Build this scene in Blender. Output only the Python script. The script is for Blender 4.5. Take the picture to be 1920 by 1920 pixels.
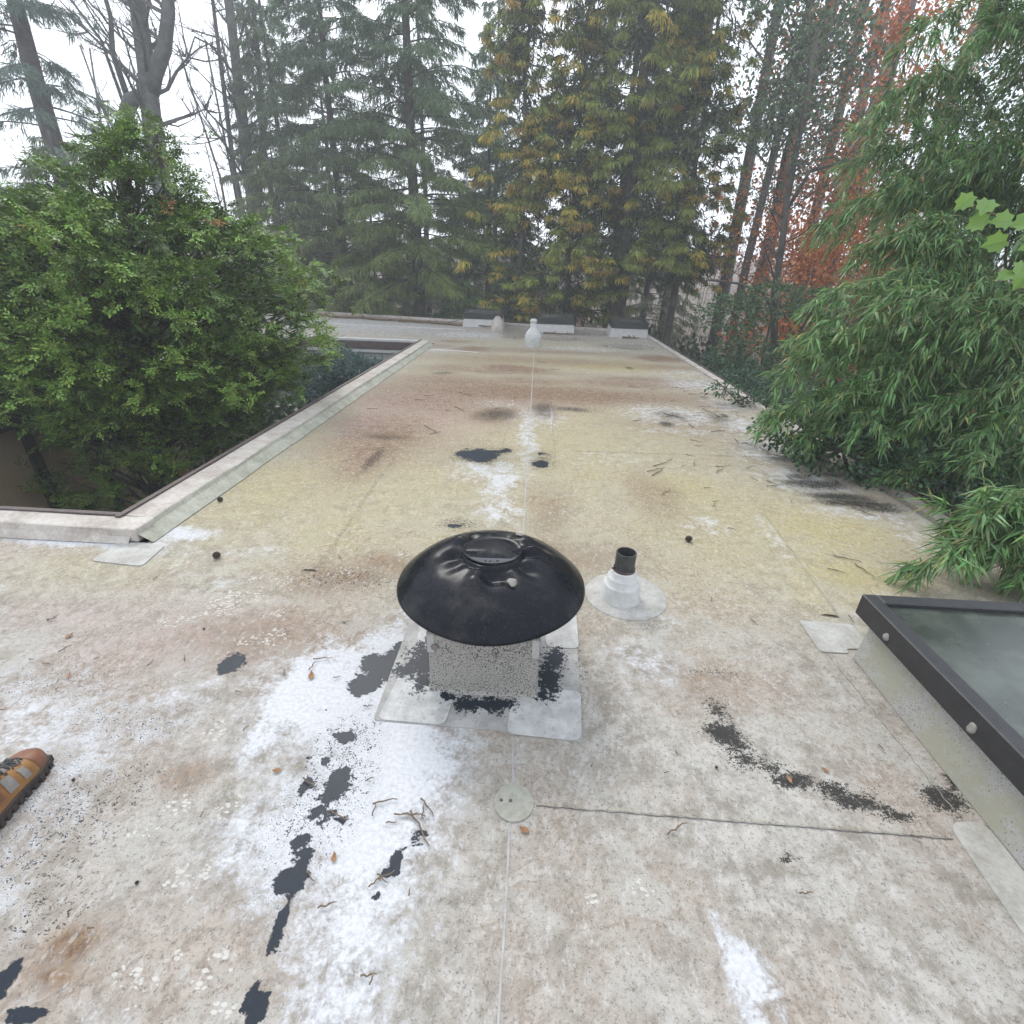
import bpy, bmesh, math, random
import numpy as np
from math import radians, sin, cos, pi
from mathutils import Vector, Matrix

for _o in list(bpy.data.objects):
    bpy.data.objects.remove(_o)
SC = bpy.context.scene
COL = SC.collection
rng = np.random.default_rng(7)
random.seed(7)

# ------------------------------------------------------------------ camera
cam_d = bpy.data.cameras.new('camera')
cam = bpy.data.objects.new('camera', cam_d)
COL.objects.link(cam)
cam_d.sensor_width = 36.0
cam_d.lens = 36.0 * 930.0 / 1920.0
cam_d.clip_start = 0.05
cam_d.clip_end = 600.0
cam.matrix_world = (Matrix.Translation((0, 0, 1.7)) @ Matrix.Rotation(radians(2.16), 4, 'Z')
                    @ Matrix.Rotation(radians(90 - 26.15), 4, 'X') @ Matrix.Rotation(radians(2.0), 4, 'Z'))
SC.camera = cam

# ------------------------------------------------------------------ sky, sun, exposure
SUN_EL, SUN_AZ = radians(46), radians(335)
w = bpy.data.worlds.new('World'); SC.world = w; w.use_nodes = True
wn = w.node_tree.nodes; wl = w.node_tree.links
wn.clear()
wo = wn.new('ShaderNodeOutputWorld'); bg = wn.new('ShaderNodeBackground')
sky = wn.new('ShaderNodeTexSky'); sky.sky_type = 'NISHITA'; sky.sun_disc = False
sky.sun_elevation = SUN_EL; sky.sun_rotation = SUN_AZ
sky.air_density = 1.0; sky.dust_density = 4.0; sky.ozone_density = 1.0
cl = wn.new('ShaderNodeTexNoise'); cl.inputs['Scale'].default_value = 1.6; cl.inputs['Detail'].default_value = 5
cr = wn.new('ShaderNodeValToRGB')
cr.color_ramp.elements[0].position = .3; cr.color_ramp.elements[0].color = (9.8, 10.9, 12.4, 1)
cr.color_ramp.elements[1].position = .7; cr.color_ramp.elements[1].color = (11.6, 12.3, 13.2, 1)
mx = wn.new('ShaderNodeMix'); mx.data_type = 'RGBA'; mx.inputs[0].default_value = .82      # overcast deck over the blue
wl.new(cl.outputs['Fac'], cr.inputs['Fac'])
wl.new(sky.outputs['Color'], mx.inputs[6]); wl.new(cr.outputs['Color'], mx.inputs[7])
wl.new(mx.outputs[2], bg.inputs['Color']); bg.inputs['Strength'].default_value = 0.1
wl.new(bg.outputs['Background'], wo.inputs['Surface'])

sd = bpy.data.lights.new('sun', 'SUN'); sd.energy = 1.5; sd.angle = radians(22); sd.color = (1, .97, .93)
sun = bpy.data.objects.new('sun', sd); COL.objects.link(sun)
_dir = Vector((sin(SUN_AZ) * cos(SUN_EL), cos(SUN_AZ) * cos(SUN_EL), sin(SUN_EL)))
sun.rotation_euler = _dir.to_track_quat('Z', 'Y').to_euler()
sun.location = (0, 0, 40)

vs = SC.view_settings
vs.view_transform = 'Standard'; vs.look = 'None'; vs.gamma = 1.0; vs.exposure = 0.86
try: vs.use_curve_mapping = False
except Exception: pass
SC.render.engine = 'CYCLES'
SC.cycles.max_bounces = 7; SC.cycles.diffuse_bounces = 3; SC.cycles.glossy_bounces = 3
SC.cycles.transmission_bounces = 4; SC.cycles.volume_bounces = 1; SC.cycles.transparent_max_bounces = 6
SC.cycles.use_denoising = True
try: SC.cycles.denoiser = 'OPENIMAGEDENOISE'
except Exception: pass

# ------------------------------------------------------------------ helpers
def link(o, parent=None):
    COL.objects.link(o)
    if parent is not None: o.parent = parent
    return o
def tag(o, label=None, cat=None, group=None, kind=None):
    if label: o['label'] = label
    if cat: o['category'] = cat
    if group: o['group'] = group
    if kind: o['kind'] = kind
    return o
def thing(name, label, cat, loc=(0, 0, 0), group=None):
    o = bpy.data.objects.new(name, None); o.location = loc; o.empty_display_size = .2
    link(o); tag(o, label, cat, group)
    return o
def fix(parent, o):
    """keep world placement of a mesh given in world coordinates under a moved Empty"""
    if parent is not None:
        o.matrix_parent_inverse = Matrix.Translation(parent.location).inverted()
    return o
def mesh_obj(name, V, Fs, mat, parent=None, smooth=False):
    me = bpy.data.meshes.new(name)
    me.from_pydata([tuple(v) for v in V], [], [tuple(f) for f in Fs])
    me.validate(); me.update()
    if mat: me.materials.append(mat)
    if smooth: me.polygons.foreach_set('use_smooth', [True] * len(me.polygons))
    o = bpy.data.objects.new(name, me); link(o, parent); fix(parent, o)
    return o
def fast_obj(name, V, T, mat, parent=None, col=None, smooth=False):
    """V (n,3), T (m,k) index array, col (n,3) leaf albedo"""
    V = np.asarray(V, np.float32); T = np.asarray(T, np.int32); k = T.shape[1]
    me = bpy.data.meshes.new(name)
    me.vertices.add(len(V)); me.vertices.foreach_set('co', V.ravel())
    me.loops.add(T.size); me.loops.foreach_set('vertex_index', T.ravel())
    me.polygons.add(len(T)); me.polygons.foreach_set('loop_start', np.arange(0, T.size, k, dtype=np.int32))
    me.polygons.foreach_set('loop_total', np.full(len(T), k, np.int32))
    if smooth: me.polygons.foreach_set('use_smooth', np.ones(len(T), bool))
    me.update(calc_edges=True)
    if col is not None:
        a = me.color_attributes.new('Col', 'FLOAT_COLOR', 'POINT')
        c = np.ones((len(V), 4), np.float32); c[:, :3] = col
        a.data.foreach_set('color', c.ravel())
    if mat: me.materials.append(mat)
    o = bpy.data.objects.new(name, me); link(o, parent); fix(parent, o)
    return o
class MB:
    def __init__(s): s.v = []; s.f = []
    def add(s, V, Fs):
        n = len(s.v); s.v += [tuple(x) for x in V]; s.f += [tuple(i + n for i in f) for f in Fs]; return s
    def box(s, x0, x1, y0, y1, z0, z1):
        return s.add([(x0,y0,z0),(x1,y0,z0),(x1,y1,z0),(x0,y1,z0),(x0,y0,z1),(x1,y0,z1),(x1,y1,z1),(x0,y1,z1)],
                     [(3,2,1,0),(4,5,6,7),(0,1,5,4),(1,2,6,5),(2,3,7,6),(3,0,4,7)])
    def prism(s, poly, z0, z1):
        n = len(poly)
        a = sum(poly[i][0]*poly[(i+1)%n][1]-poly[(i+1)%n][0]*poly[i][1] for i in range(n))
        if a < 0: poly = poly[::-1]
        V = [(x, y, z0) for x, y in poly] + [(x, y, z1) for x, y in poly]
        return s.add(V, [tuple(range(n))[::-1], tuple(range(n, 2*n))] + [(i, (i+1) % n, n+(i+1) % n, n+i) for i in range(n)])
    def lathe(s, prof, c=(0, 0), n=48, fn=None):
        V = []
        for r, z in prof:
            for i in range(n):
                a = 2*pi*i/n; V.append((c[0]+r*cos(a), c[1]+r*sin(a), z))
        F = []
        for j in range(len(prof)-1):
            for i in range(n):
                k = (i+1) % n; F.append((j*n+i, j*n+k, (j+1)*n+k, (j+1)*n+i))
        return s.add(V, F)
    def tube(s, pts, rad, n=6, caps=True):
        V, F = tube_geo(pts, rad, n, caps); return s.add(V, F)
    def build(s, name, mat, parent=None, smooth=False, bevel=0):
        o = mesh_obj(name, s.v, s.f, mat, parent, smooth)
        if bevel:
            m = o.modifiers.new('bevel', 'BEVEL'); m.width = bevel; m.segments = 2; m.limit_method = 'ANGLE'
        return o
def tube_geo(pts, rad, n=6, caps=True):
    pts = [Vector(p) for p in pts]; V = []; F = []
    if not hasattr(rad, '__len__'): rad = [rad]*len(pts)
    t0 = (pts[1]-pts[0]).normalized()
    u = t0.orthogonal().normalized()
    for i, p in enumerate(pts):
        t = (pts[min(i+1, len(pts)-1)]-pts[max(i-1, 0)]).normalized()
        u = (u - t*u.dot(t)).normalized(); vv = t.cross(u)
        for k in range(n):
            a = 2*pi*k/n; V.append(tuple(p + (u*cos(a)+vv*sin(a))*rad[i]))
    for i in range(len(pts)-1):
        for k in range(n):
            F.append((i*n+k, i*n+(k+1) % n, (i+1)*n+(k+1) % n, (i+1)*n+k))
    if caps and n > 2:
        F.append(tuple(range(n))[::-1]); F.append(tuple(range((len(pts)-1)*n, len(pts)*n)))
    return V, F
def vnoise(x, y, seed=0):
    xi = np.floor(x).astype(np.int64); yi = np.floor(y).astype(np.int64); fx = x-xi; fy = y-yi
    fx = fx*fx*(3-2*fx); fy = fy*fy*(3-2*fy)
    def h(a, b):
        n = (a*374761393 + b*668265263 + seed*974711) & 0x7fffffff
        n = ((n ^ (n >> 13))*1274126177) & 0x7fffffff
        return ((n ^ (n >> 16)) & 0xffff)/65535.0
    return (h(xi,yi)*(1-fx)+h(xi+1,yi)*fx)*(1-fy)+(h(xi,yi+1)*(1-fx)+h(xi+1,yi+1)*fx)*fy
def fbm(x, y, o=4, seed=0):
    s = 0; a = .5; t = 0
    for i in range(o):
        s = s+a*vnoise(x*2**i, y*2**i, seed+i); t += a; a *= .5
    return s/t

# ------------------------------------------------------------------ materials
class NT:
    def __init__(s, name):
        s.m = bpy.data.materials.new(name); s.m.use_nodes = True
        s.t = s.m.node_tree; s.t.nodes.clear()
        s.out = s.t.nodes.new('ShaderNodeOutputMaterial'); s.bs = s.t.nodes.new('ShaderNodeBsdfPrincipled')
        s.t.links.new(s.bs.outputs[0], s.out.inputs[0])
        s.tc = s.t.nodes.new('ShaderNodeTexCoord').outputs['Object']
    def put(s, i, v):
        if hasattr(v, 'is_linked') or hasattr(v, 'links'): s.t.links.new(v, i)
        else: i.default_value = v
    def noise(s, scale, detail=4, rough=.55, vec=None, dist=0, color=False):
        n = s.t.nodes.new('ShaderNodeTexNoise'); s.t.links.new(vec or s.tc, n.inputs['Vector'])
        n.inputs['Scale'].default_value = scale; n.inputs['Detail'].default_value = detail
        n.inputs['Roughness'].default_value = rough; n.inputs['Distortion'].default_value = dist
        return n.outputs['Color' if color else 'Fac']
    def voro(s, scale, feature='F1', vec=None, rnd=1):
        n = s.t.nodes.new('ShaderNodeTexVoronoi'); n.feature = feature; s.t.links.new(vec or s.tc, n.inputs['Vector'])
        n.inputs['Scale'].default_value = scale; n.inputs['Randomness'].default_value = rnd
        return n.outputs['Distance']
    def mapv(s, scale=(1,1,1), rot=(0,0,0)):
        n = s.t.nodes.new('ShaderNodeMapping'); s.t.links.new(s.tc, n.inputs[0])
        n.inputs['Scale'].default_value = scale; n.inputs['Rotation'].default_value = rot; return n.outputs[0]
    def math(s, op, a, b=0.0, c=0.0, clamp=False):
        n = s.t.nodes.new('ShaderNodeMath'); n.operation = op; n.use_clamp = clamp
        s.put(n.inputs[0], a); s.put(n.inputs[1], b); s.put(n.inputs[2], c); return n.outputs[0]
    def step(s, v, a, b, lo=0.0, hi=1.0):
        n = s.t.nodes.new('ShaderNodeMapRange'); n.interpolation_type = 'SMOOTHSTEP'
        s.put(n.inputs[0], v); n.inputs[1].default_value = a; n.inputs[2].default_value = b
        n.inputs[3].default_value = lo; n.inputs[4].default_value = hi; return n.outputs[0]
    def mix(s, f, a, b, blend='MIX'):
        n = s.t.nodes.new('ShaderNodeMix'); n.data_type = 'RGBA'; n.blend_type = blend
        s.put(n.inputs[0], f)
        for i, v in ((6, a), (7, b)):
            if isinstance(v, tuple): v = tuple(v)+(1,) if len(v) == 3 else v
            s.put(n.inputs[i], v)
        return n.outputs[2]
    def attr(s, name):
        n = s.t.nodes.new('ShaderNodeAttribute'); n.attribute_name = name
        sp = s.t.nodes.new('ShaderNodeSeparateColor'); s.t.links.new(n.outputs['Color'], sp.inputs[0])
        return n.outputs['Color'], sp.outputs[0], sp.outputs[1], sp.outputs[2], n.outputs['Alpha']
    def bump(s, h, strength=.3, dist=.01):
        n = s.t.nodes.new('ShaderNodeBump'); s.t.links.new(h, n.inputs['Height'])
        n.inputs['Strength'].default_value = strength; n.inputs['Distance'].default_value = dist
        s.t.links.new(n.outputs[0], s.bs.inputs['Normal'])
    def set(s, col=None, rough=None, metal=None, spec=None):
        if col is not None: s.put(s.bs.inputs['Base Color'], col+(1,) if isinstance(col, tuple) and len(col) == 3 else col)
        if rough is not None: s.put(s.bs.inputs['Roughness'], rough)
        if metal is not None: s.put(s.bs.inputs['Metallic'], metal)
        if spec is not None: s.put(s.bs.inputs['Specular IOR Level'], spec)
        return s.m
def mottled(name, a, b, scale=6, rough=.8, bump=.2, detail=6, dist=.004, metal=0):
    t = NT(name); n = t.noise(scale, detail, .65); n2 = t.noise(scale*9, 4, .6)
    f = t.step(t.math('ADD', t.math('MULTIPLY', n, .65), t.math('MULTIPLY', n2, .35)), .3, .7)
    if bump: t.bump(n2, bump, dist)
    return t.set(t.mix(f, a, b), rough, metal)
def foliage_mat(name, rough=.5, trans=.25, spec=.35):    # Col holds each leaf's own colour
    t = NT(name); c = t.attr('Col')[0]
    n = t.noise(3.0, 2); c2 = t.mix(.35, c, t.mix(n, (.6,.6,.6), (1.4,1.4,1.4)), 'MULTIPLY')
    t.set(c2, rough, spec=spec)
    tr = t.t.nodes.new('ShaderNodeBsdfTranslucent'); t.t.links.new(c2, tr.inputs[0])
    ms = t.t.nodes.new('ShaderNodeMixShader'); ms.inputs[0].default_value = trans
    t.t.links.new(t.bs.outputs[0], ms.inputs[1]); t.t.links.new(tr.outputs[0], ms.inputs[2])
    t.t.links.new(ms.outputs[0], t.out.inputs[0])
    return t.m
M = {}
M['needle'] = foliage_mat('needles', .6, .28, .25)
M['cypress'] = foliage_mat('cypress_sprays', .55, .10, .3)
M['leaf'] = foliage_mat('leaf', .4, .3, .4)
M['bark'] = mottled('bark', (.035,.03,.027), (.11,.095,.085), 5, .9, .6, dist=.02)
M['bark_grey'] = mottled('bark_grey', (.07,.068,.064), (.17,.165,.155), 4, .9, .5, dist=.02)
M['bark_far'] = mottled('bark_far', (.07,.06,.058), (.14,.125,.12), 4, .95, 0)
M['twig'] = mottled('twig', (.07,.05,.035), (.2,.14,.09), 40, .85, .3, dist=.002)
M['dryleaf'] = mottled('dry_leaf', (.16,.08,.035), (.32,.17,.08), 60, .7, .2, dist=.001)
M['seedball'] = mottled('seed_ball', (.02,.015,.012), (.07,.05,.035), 90, .9, .5)
M['culm'] = mottled('bamboo_culm', (.09,.13,.04), (.2,.2,.08), 8, .45, 0)
# ------------------------------------------------------------------ roof membrane material (stain masks live in two point attributes)
def roof_material():
    t = NT('roof_membrane')
    _, WH, TA, YE, PK = t.attr('S1'); _, BR, SP, SF, GR = t.attr('S2')
    n1 = t.noise(1.3, 5, .6); n2 = t.noise(9, 8, .72); n3 = t.noise(60, 5, .72); n4 = t.noise(170, 3, .75); n5 = t.noise(24, 7, .78, dist=1.0)
    nb = t.noise(3.6, 7, .68); n6 = t.noise(38, 5, .8, vec=t.mapv((1, .45, 1), (0, 0, .6)))
    c = t.mix(t.step(n2, .38, .62), (.205,.184,.156), (.380,.357,.326))
    c = t.mix(t.step(n1, .42, .62), c, t.mix(t.step(n5, .38, .62), (.218,.180,.147), (.36,.316,.272)))
    c = t.mix(t.math('MULTIPLY', t.step(nb, .5, .6), .75), c, (.362,.346,.312))
    y = t.math('MULTIPLY', YE, t.step(t.math('ADD', t.math('MULTIPLY', n2, .6), t.math('MULTIPLY', nb, .5)), .2, .62), clamp=True)
    c = t.mix(t.math('MULTIPLY', y, 1.15, clamp=True), c, t.mix(t.step(n5, .34, .66), (.255,.21,.085), (.395,.345,.18)))
    p = t.math('MULTIPLY', PK, t.step(n2, .2, .7), clamp=True)
    c = t.mix(t.math('MULTIPLY', p, 1.5, clamp=True), c, t.mix(t.step(n5, .35, .65), (.22,.13,.115), (.37,.265,.235)))
    b = t.math('MULTIPLY', BR, t.step(t.math('ADD', t.math('MULTIPLY', n2, .6), t.math('MULTIPLY', n5, .4)), .28, .62), clamp=True)
    c = t.mix(t.math('MULTIPLY', b, 1.9, clamp=True), c, t.mix(t.step(n5, .36, .64), (.085,.042,.02), (.25,.165,.10)))
    g = t.math('MULTIPLY', GR, t.step(n2, .25, .7), clamp=True)
    c = t.mix(t.math('MULTIPLY', g, .7, clamp=True), c, t.mix(n5, (.165,.148,.122), (.30,.278,.242)))
    tide = t.math('SUBTRACT', 1.0, t.step(t.math('ABSOLUTE', t.math('SUBTRACT', t.noise(1.1, 6, .6, dist=.5), .5)), .0, .016))
    c = t.mix(t.math('MULTIPLY', tide, t.step(n2, .35, .7, .0, .6)), c, (.17,.13,.09))
    # flakes of the old coating, dirt film and grains
    flake = t.step(t.math('ADD', t.math('MULTIPLY', n6, .8), t.math('MULTIPLY', n4, .2)), .53, .60)
    c = t.mix(t.math('MULTIPLY', flake, .5), c, (.44,.43,.41))
    grain = t.step(t.math('ADD', t.math('MULTIPLY', n4, .5), t.math('MULTIPLY', n3, .55)), .545, .62)
    c = t.mix(t.math('MULTIPLY', grain, .62), c, (.085,.074,.062))
    film = t.step(t.math('ADD', t.math('MULTIPLY', n5, .6), t.math('MULTIPLY', nb, .4)), .52, .62)
    c = t.mix(t.math('MULTIPLY', film, .35), c, (.13,.108,.085))
    # bright coating
    wv = t.math('ADD', WH, t.math('ADD', t.math('MULTIPLY', t.math('SUBTRACT', n2, .5), 1.7), t.math('ADD', t.math('MULTIPLY', t.math('SUBTRACT', n3, .5), 1.0), t.math('MULTIPLY', t.math('SUBTRACT', n5, .5), 1.3))))
    wm = t.step(wv, .34, .92)
    c = t.mix(t.math('MULTIPLY', wm, .96), c, t.mix(t.step(n3, .35, .65), (.41,.41,.42), (.515,.515,.525)))
    # tread marks of boots: pale flakes
    vv = t.voro(46, 'F1', vec=t.mapv((1, 1.8, 1), (0, 0, .5))); v2 = t.voro(17, 'DISTANCE_TO_EDGE')
    sc = t.math('MULTIPLY', t.step(vv, .46, .34), t.step(v2, .04, .08))
    sm = t.math('MULTIPLY', sc, t.step(t.math('ADD', SF, t.math('MULTIPLY', t.math('SUBTRACT', n5, .5), 1.4)), .38, .58), clamp=True)
    c = t.mix(t.math('MULTIPLY', sm, .8), c, (.47,.455,.42))
    # black growth: grains
    k = t.math('ADD', t.math('MULTIPLY', SP, .66), t.math('ADD', t.math('MULTIPLY', t.math('SUBTRACT', n4, .5), 2.2), t.math('ADD', t.math('MULTIPLY', t.math('SUBTRACT', n3, .5), 2.2), t.math('MULTIPLY', t.math('SUBTRACT', n5, .5), 1.6))))
    km = t.math('MULTIPLY', t.step(k, .44, .54), t.step(SP, .05, .3))
    c = t.mix(t.math('MULTIPLY', km, .95), c, (.016,.016,.014))
    # coating gone: black sheet below, wet
    tv = t.math('ADD', TA, t.math('ADD', t.math('MULTIPLY', t.math('SUBTRACT', n2, .5), 1.5), t.math('ADD', t.math('MULTIPLY', t.math('SUBTRACT', n3, .5), .55), t.math('MULTIPLY', t.math('SUBTRACT', n5, .5), 1.0))))
    tm = t.step(tv, .50, .58)
    c = t.mix(tm, c, t.mix(n5, (.012,.016,.022), (.03,.036,.046)))
    r = t.step(tm, 0, 1, .85, .35)
    wet = t.step(t.math('ADD', GR, t.math('MULTIPLY', t.math('SUBTRACT', n2, .5), .8)), .45, .75)
    r = t.math('SUBTRACT', r, t.math('MULTIPLY', wet, .62), clamp=True)
    h = t.math('ADD', t.math('MULTIPLY', n5, .4), t.math('ADD', t.math('MULTIPLY', n3, .35), t.math('MULTIPLY', wm, .25)))
    h = t.math('MULTIPLY', h, t.math('SUBTRACT', 1.0, t.math('MAXIMUM', t.math('MULTIPLY', tm, .9), t.math('MULTIPLY', wet, .95))))
    t.bump(h, .8, .006)
    return t.set(c, r, spec=t.step(tm, 0, 1, .3, .09))
M['roof'] = roof_material()
M['patch'] = mottled('membrane_patch', (.25,.235,.20), (.42,.41,.385), 9, .78, .3, dist=.002)
def patch_worn():
    t = NT('membrane_patch_worn'); n = t.noise(7, 6, .65); n4 = t.noise(190, 3, .7)
    c = t.mix(t.step(n, .35, .7), (.322,.308,.280), (.448,.438,.420))
    c = t.mix(t.math('MULTIPLY', t.step(n4, .58, .68), .45), c, (.098,.087,.077))
    t.bump(n4, .3, .002); return t.set(c, .8)
M['patch_worn'] = patch_worn()
def vent_patch(name, a, b):
    t = NT(name); n = t.noise(7, 6, .65); n3 = t.noise(70, 4, .7); n5 = t.noise(22, 6, .75, dist=1.0)
    c = t.mix(t.step(n, .4, .62), a, b); c = t.mix(t.math('MULTIPLY', t.step(n3, .56, .64), .35), c, (.12,.11,.10)); m = None
    for bx, by, rx, ry in ((-.47, 1.80, .085, .14), (-.44, 1.66, .05, .07), (-.54, 1.72, .06, .05), (.13, 1.74, .055, .13), (.165, 1.86, .05, .08), (-.215, 1.55, .07, .045), (-.10, 1.555, .08, .045), (-.31, 1.58, .04, .03), (.10, 1.62, .04, .03)):
        vs_ = t.t.nodes.new('ShaderNodeVectorMath'); vs_.operation = 'SUBTRACT'; t.t.links.new(t.tc, vs_.inputs[0]); vs_.inputs[1].default_value = (bx, by, .005)
        vm = t.t.nodes.new('ShaderNodeVectorMath'); vm.operation = 'MULTIPLY'; t.t.links.new(vs_.outputs[0], vm.inputs[0]); vm.inputs[1].default_value = (1/rx, 1/ry, 0)
        vl = t.t.nodes.new('ShaderNodeVectorMath'); vl.operation = 'LENGTH'; t.t.links.new(vm.outputs[0], vl.inputs[0])
        f = t.math('SUBTRACT', 1.5, vl.outputs['Value']); m = f if m is None else t.math('MAXIMUM', m, f)
    v = t.math('ADD', m, t.math('ADD', t.math('MULTIPLY', t.math('SUBTRACT', n5, .5), 3.2), t.math('MULTIPLY', t.math('SUBTRACT', n3, .5), 3.0)))
    k = t.step(v, .5, .6); c = t.mix(k, c, (.022,.027,.035)); t.bump(n3, .2, .002)
    return t.set(c, t.step(k, 0, 1, .75, .4), spec=t.step(k, 0, 1, .35, .12))
M['vent_skirt'] = vent_patch('vent_skirt', (.26,.25,.235), (.36,.35,.335)); M['vent_patch'] = vent_patch('vent_corner_patch', (.34,.335,.32), (.46,.455,.44))
def curb_mat():       # pale coating worn off in fine dark specks
    t = NT('speckled_coating'); n = t.noise(150, 3, .75); n2 = t.noise(7, 4, .6)
    v = t.math('ADD', t.math('MULTIPLY', n, .85), t.math('MULTIPLY', n2, .2))
    c = t.mix(t.step(v, .545, .60), t.mix(n2, (.266,.248,.217), (.350,.332,.301)), (.028,.029,.032))
    t.bump(n, .3, .002); return t.set(c, .75)
M['curb_speck'] = curb_mat()
_t = NT('skylight_curb'); _n = _t.noise(150, 3, .75); _n2 = _t.noise(5, 5, .65); _n5 = _t.noise(30, 5, .7)
M['curb_yellow'] = _t.set(_t.mix(_t.step(_t.math('ADD', _t.math('MULTIPLY', _n, .8), _t.math('MULTIPLY', _n2, .3)), .62, .68), _t.mix(_t.step(_t.math('ADD', _t.math('MULTIPLY', _n2, .6), _t.math('MULTIPLY', _n5, .4)), .42, .58), (.31,.30,.235), (.36,.352,.335)), (.045,.045,.043)), .8)
M['circle'] = mottled('circle_patch', (.22,.21,.165), (.34,.33,.28), 40, .8, .4)
M['seam'] = mottled('seam_tape', (.246,.234,.216), (.357,.348,.333), 22, .8, .3)
M['seam_dark'] = mottled('seam_gap', (.05,.045,.04), (.3,.28,.25), 30, .9, .2)
M['parapet'] = mottled('parapet_membrane', (.260,.218,.183), (.472,.437,.395), 5, .75, .3)
M['cant'] = mottled('cant_membrane', (.208,.208,.152), (.385,.377,.320), 6, .8, .3)
M['edge_metal'] = mottled('edge_metal', (.05,.035,.032), (.11,.08,.075), 9, .6, .2)
M['edge_wood'] = mottled('weathered_edge', (.12,.10,.085), (.26,.22,.19), 10, .85, .4)
M['dark_wood'] = mottled('dark_stained_wood', (.018,.015,.014), (.04,.034,.03), 8, .8, .3)
M['tan_panel'] = mottled('tan_panel', (.40,.31,.19), (.50,.39,.25), 3, .85, .1)
M['siding'] = mottled('pale_siding', (.238,.238,.210), (.301,.301,.269), 4, .8, .1)
M['white_trim'] = mottled('white_trim', (.385,.378,.364), (.490,.483,.469), 5, .7, .1)
def cap_mat():
    t = NT('black_painted_metal'); n = t.noise(5, 4, .6); n2 = t.noise(240, 2, .6)
    c = t.mix(n, (.005,.006,.008), (.011,.012,.016))
    c = t.mix(t.step(n2, .735, .76), c, (.4,.38,.35))
    c = t.mix(t.math('MULTIPLY', t.step(t.noise(30, 5, .7), .6, .75), .25), c, (.09,.085,.08))
    c = t.mix(t.math('MULTIPLY', t.step(t.noise(3.5, 6, .7), .48, .68), .3), c, (.07,.066,.06))
    c = t.mix(t.math('MULTIPLY', t.step(t.voro(55), .16, .10), .35), c, (.10,.098,.09))
    t.bump(t.noise(9, 3), .12, .01)
    return t.set(c, t.step(n, .35, .65, .2, .36), spec=.11)
M['cap'] = cap_mat()
M['sealant'] = mottled('sealant', (.15,.14,.12), (.27,.255,.23), 70, .8, .5)
M['pipe'] = mottled('black_pipe', (.018,.019,.021), (.06,.06,.06), 30, .5, .2)
M['boot_white'] = mottled('pipe_boot', (.40,.395,.375), (.56,.555,.54), 12, .75, .3)
M['frame'] = mottled('bronze_aluminium', (.012,.012,.013), (.028,.028,.03), 20, .5, .1)
def glass_mat():
    t = NT('dusty_skylight_glass'); n = t.noise(3, 6, .65); n4 = t.noise(90, 3, .7)
    c = t.mix(t.step(n, .35, .7), (.03,.036,.029), (.075,.085,.07))
    c = t.mix(t.math('MULTIPLY', t.step(t.noise(36, 5, .75), .60, .72), .5), c, (.04,.042,.036))
    c = t.mix(t.step(n4, .70, .74), c, (.55,.56,.54))
    t.t.links.new(t.math('ADD', .05, t.math('MULTIPLY', n, .3)), t.bs.inputs['Roughness'])
    return t.set(c, None, spec=.6)
M['glass'] = glass_mat()
M['litter'] = mottled('leaf_litter', (.045,.032,.022), (.15,.095,.055), 1.6, .95, .6, dist=.05)

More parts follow.
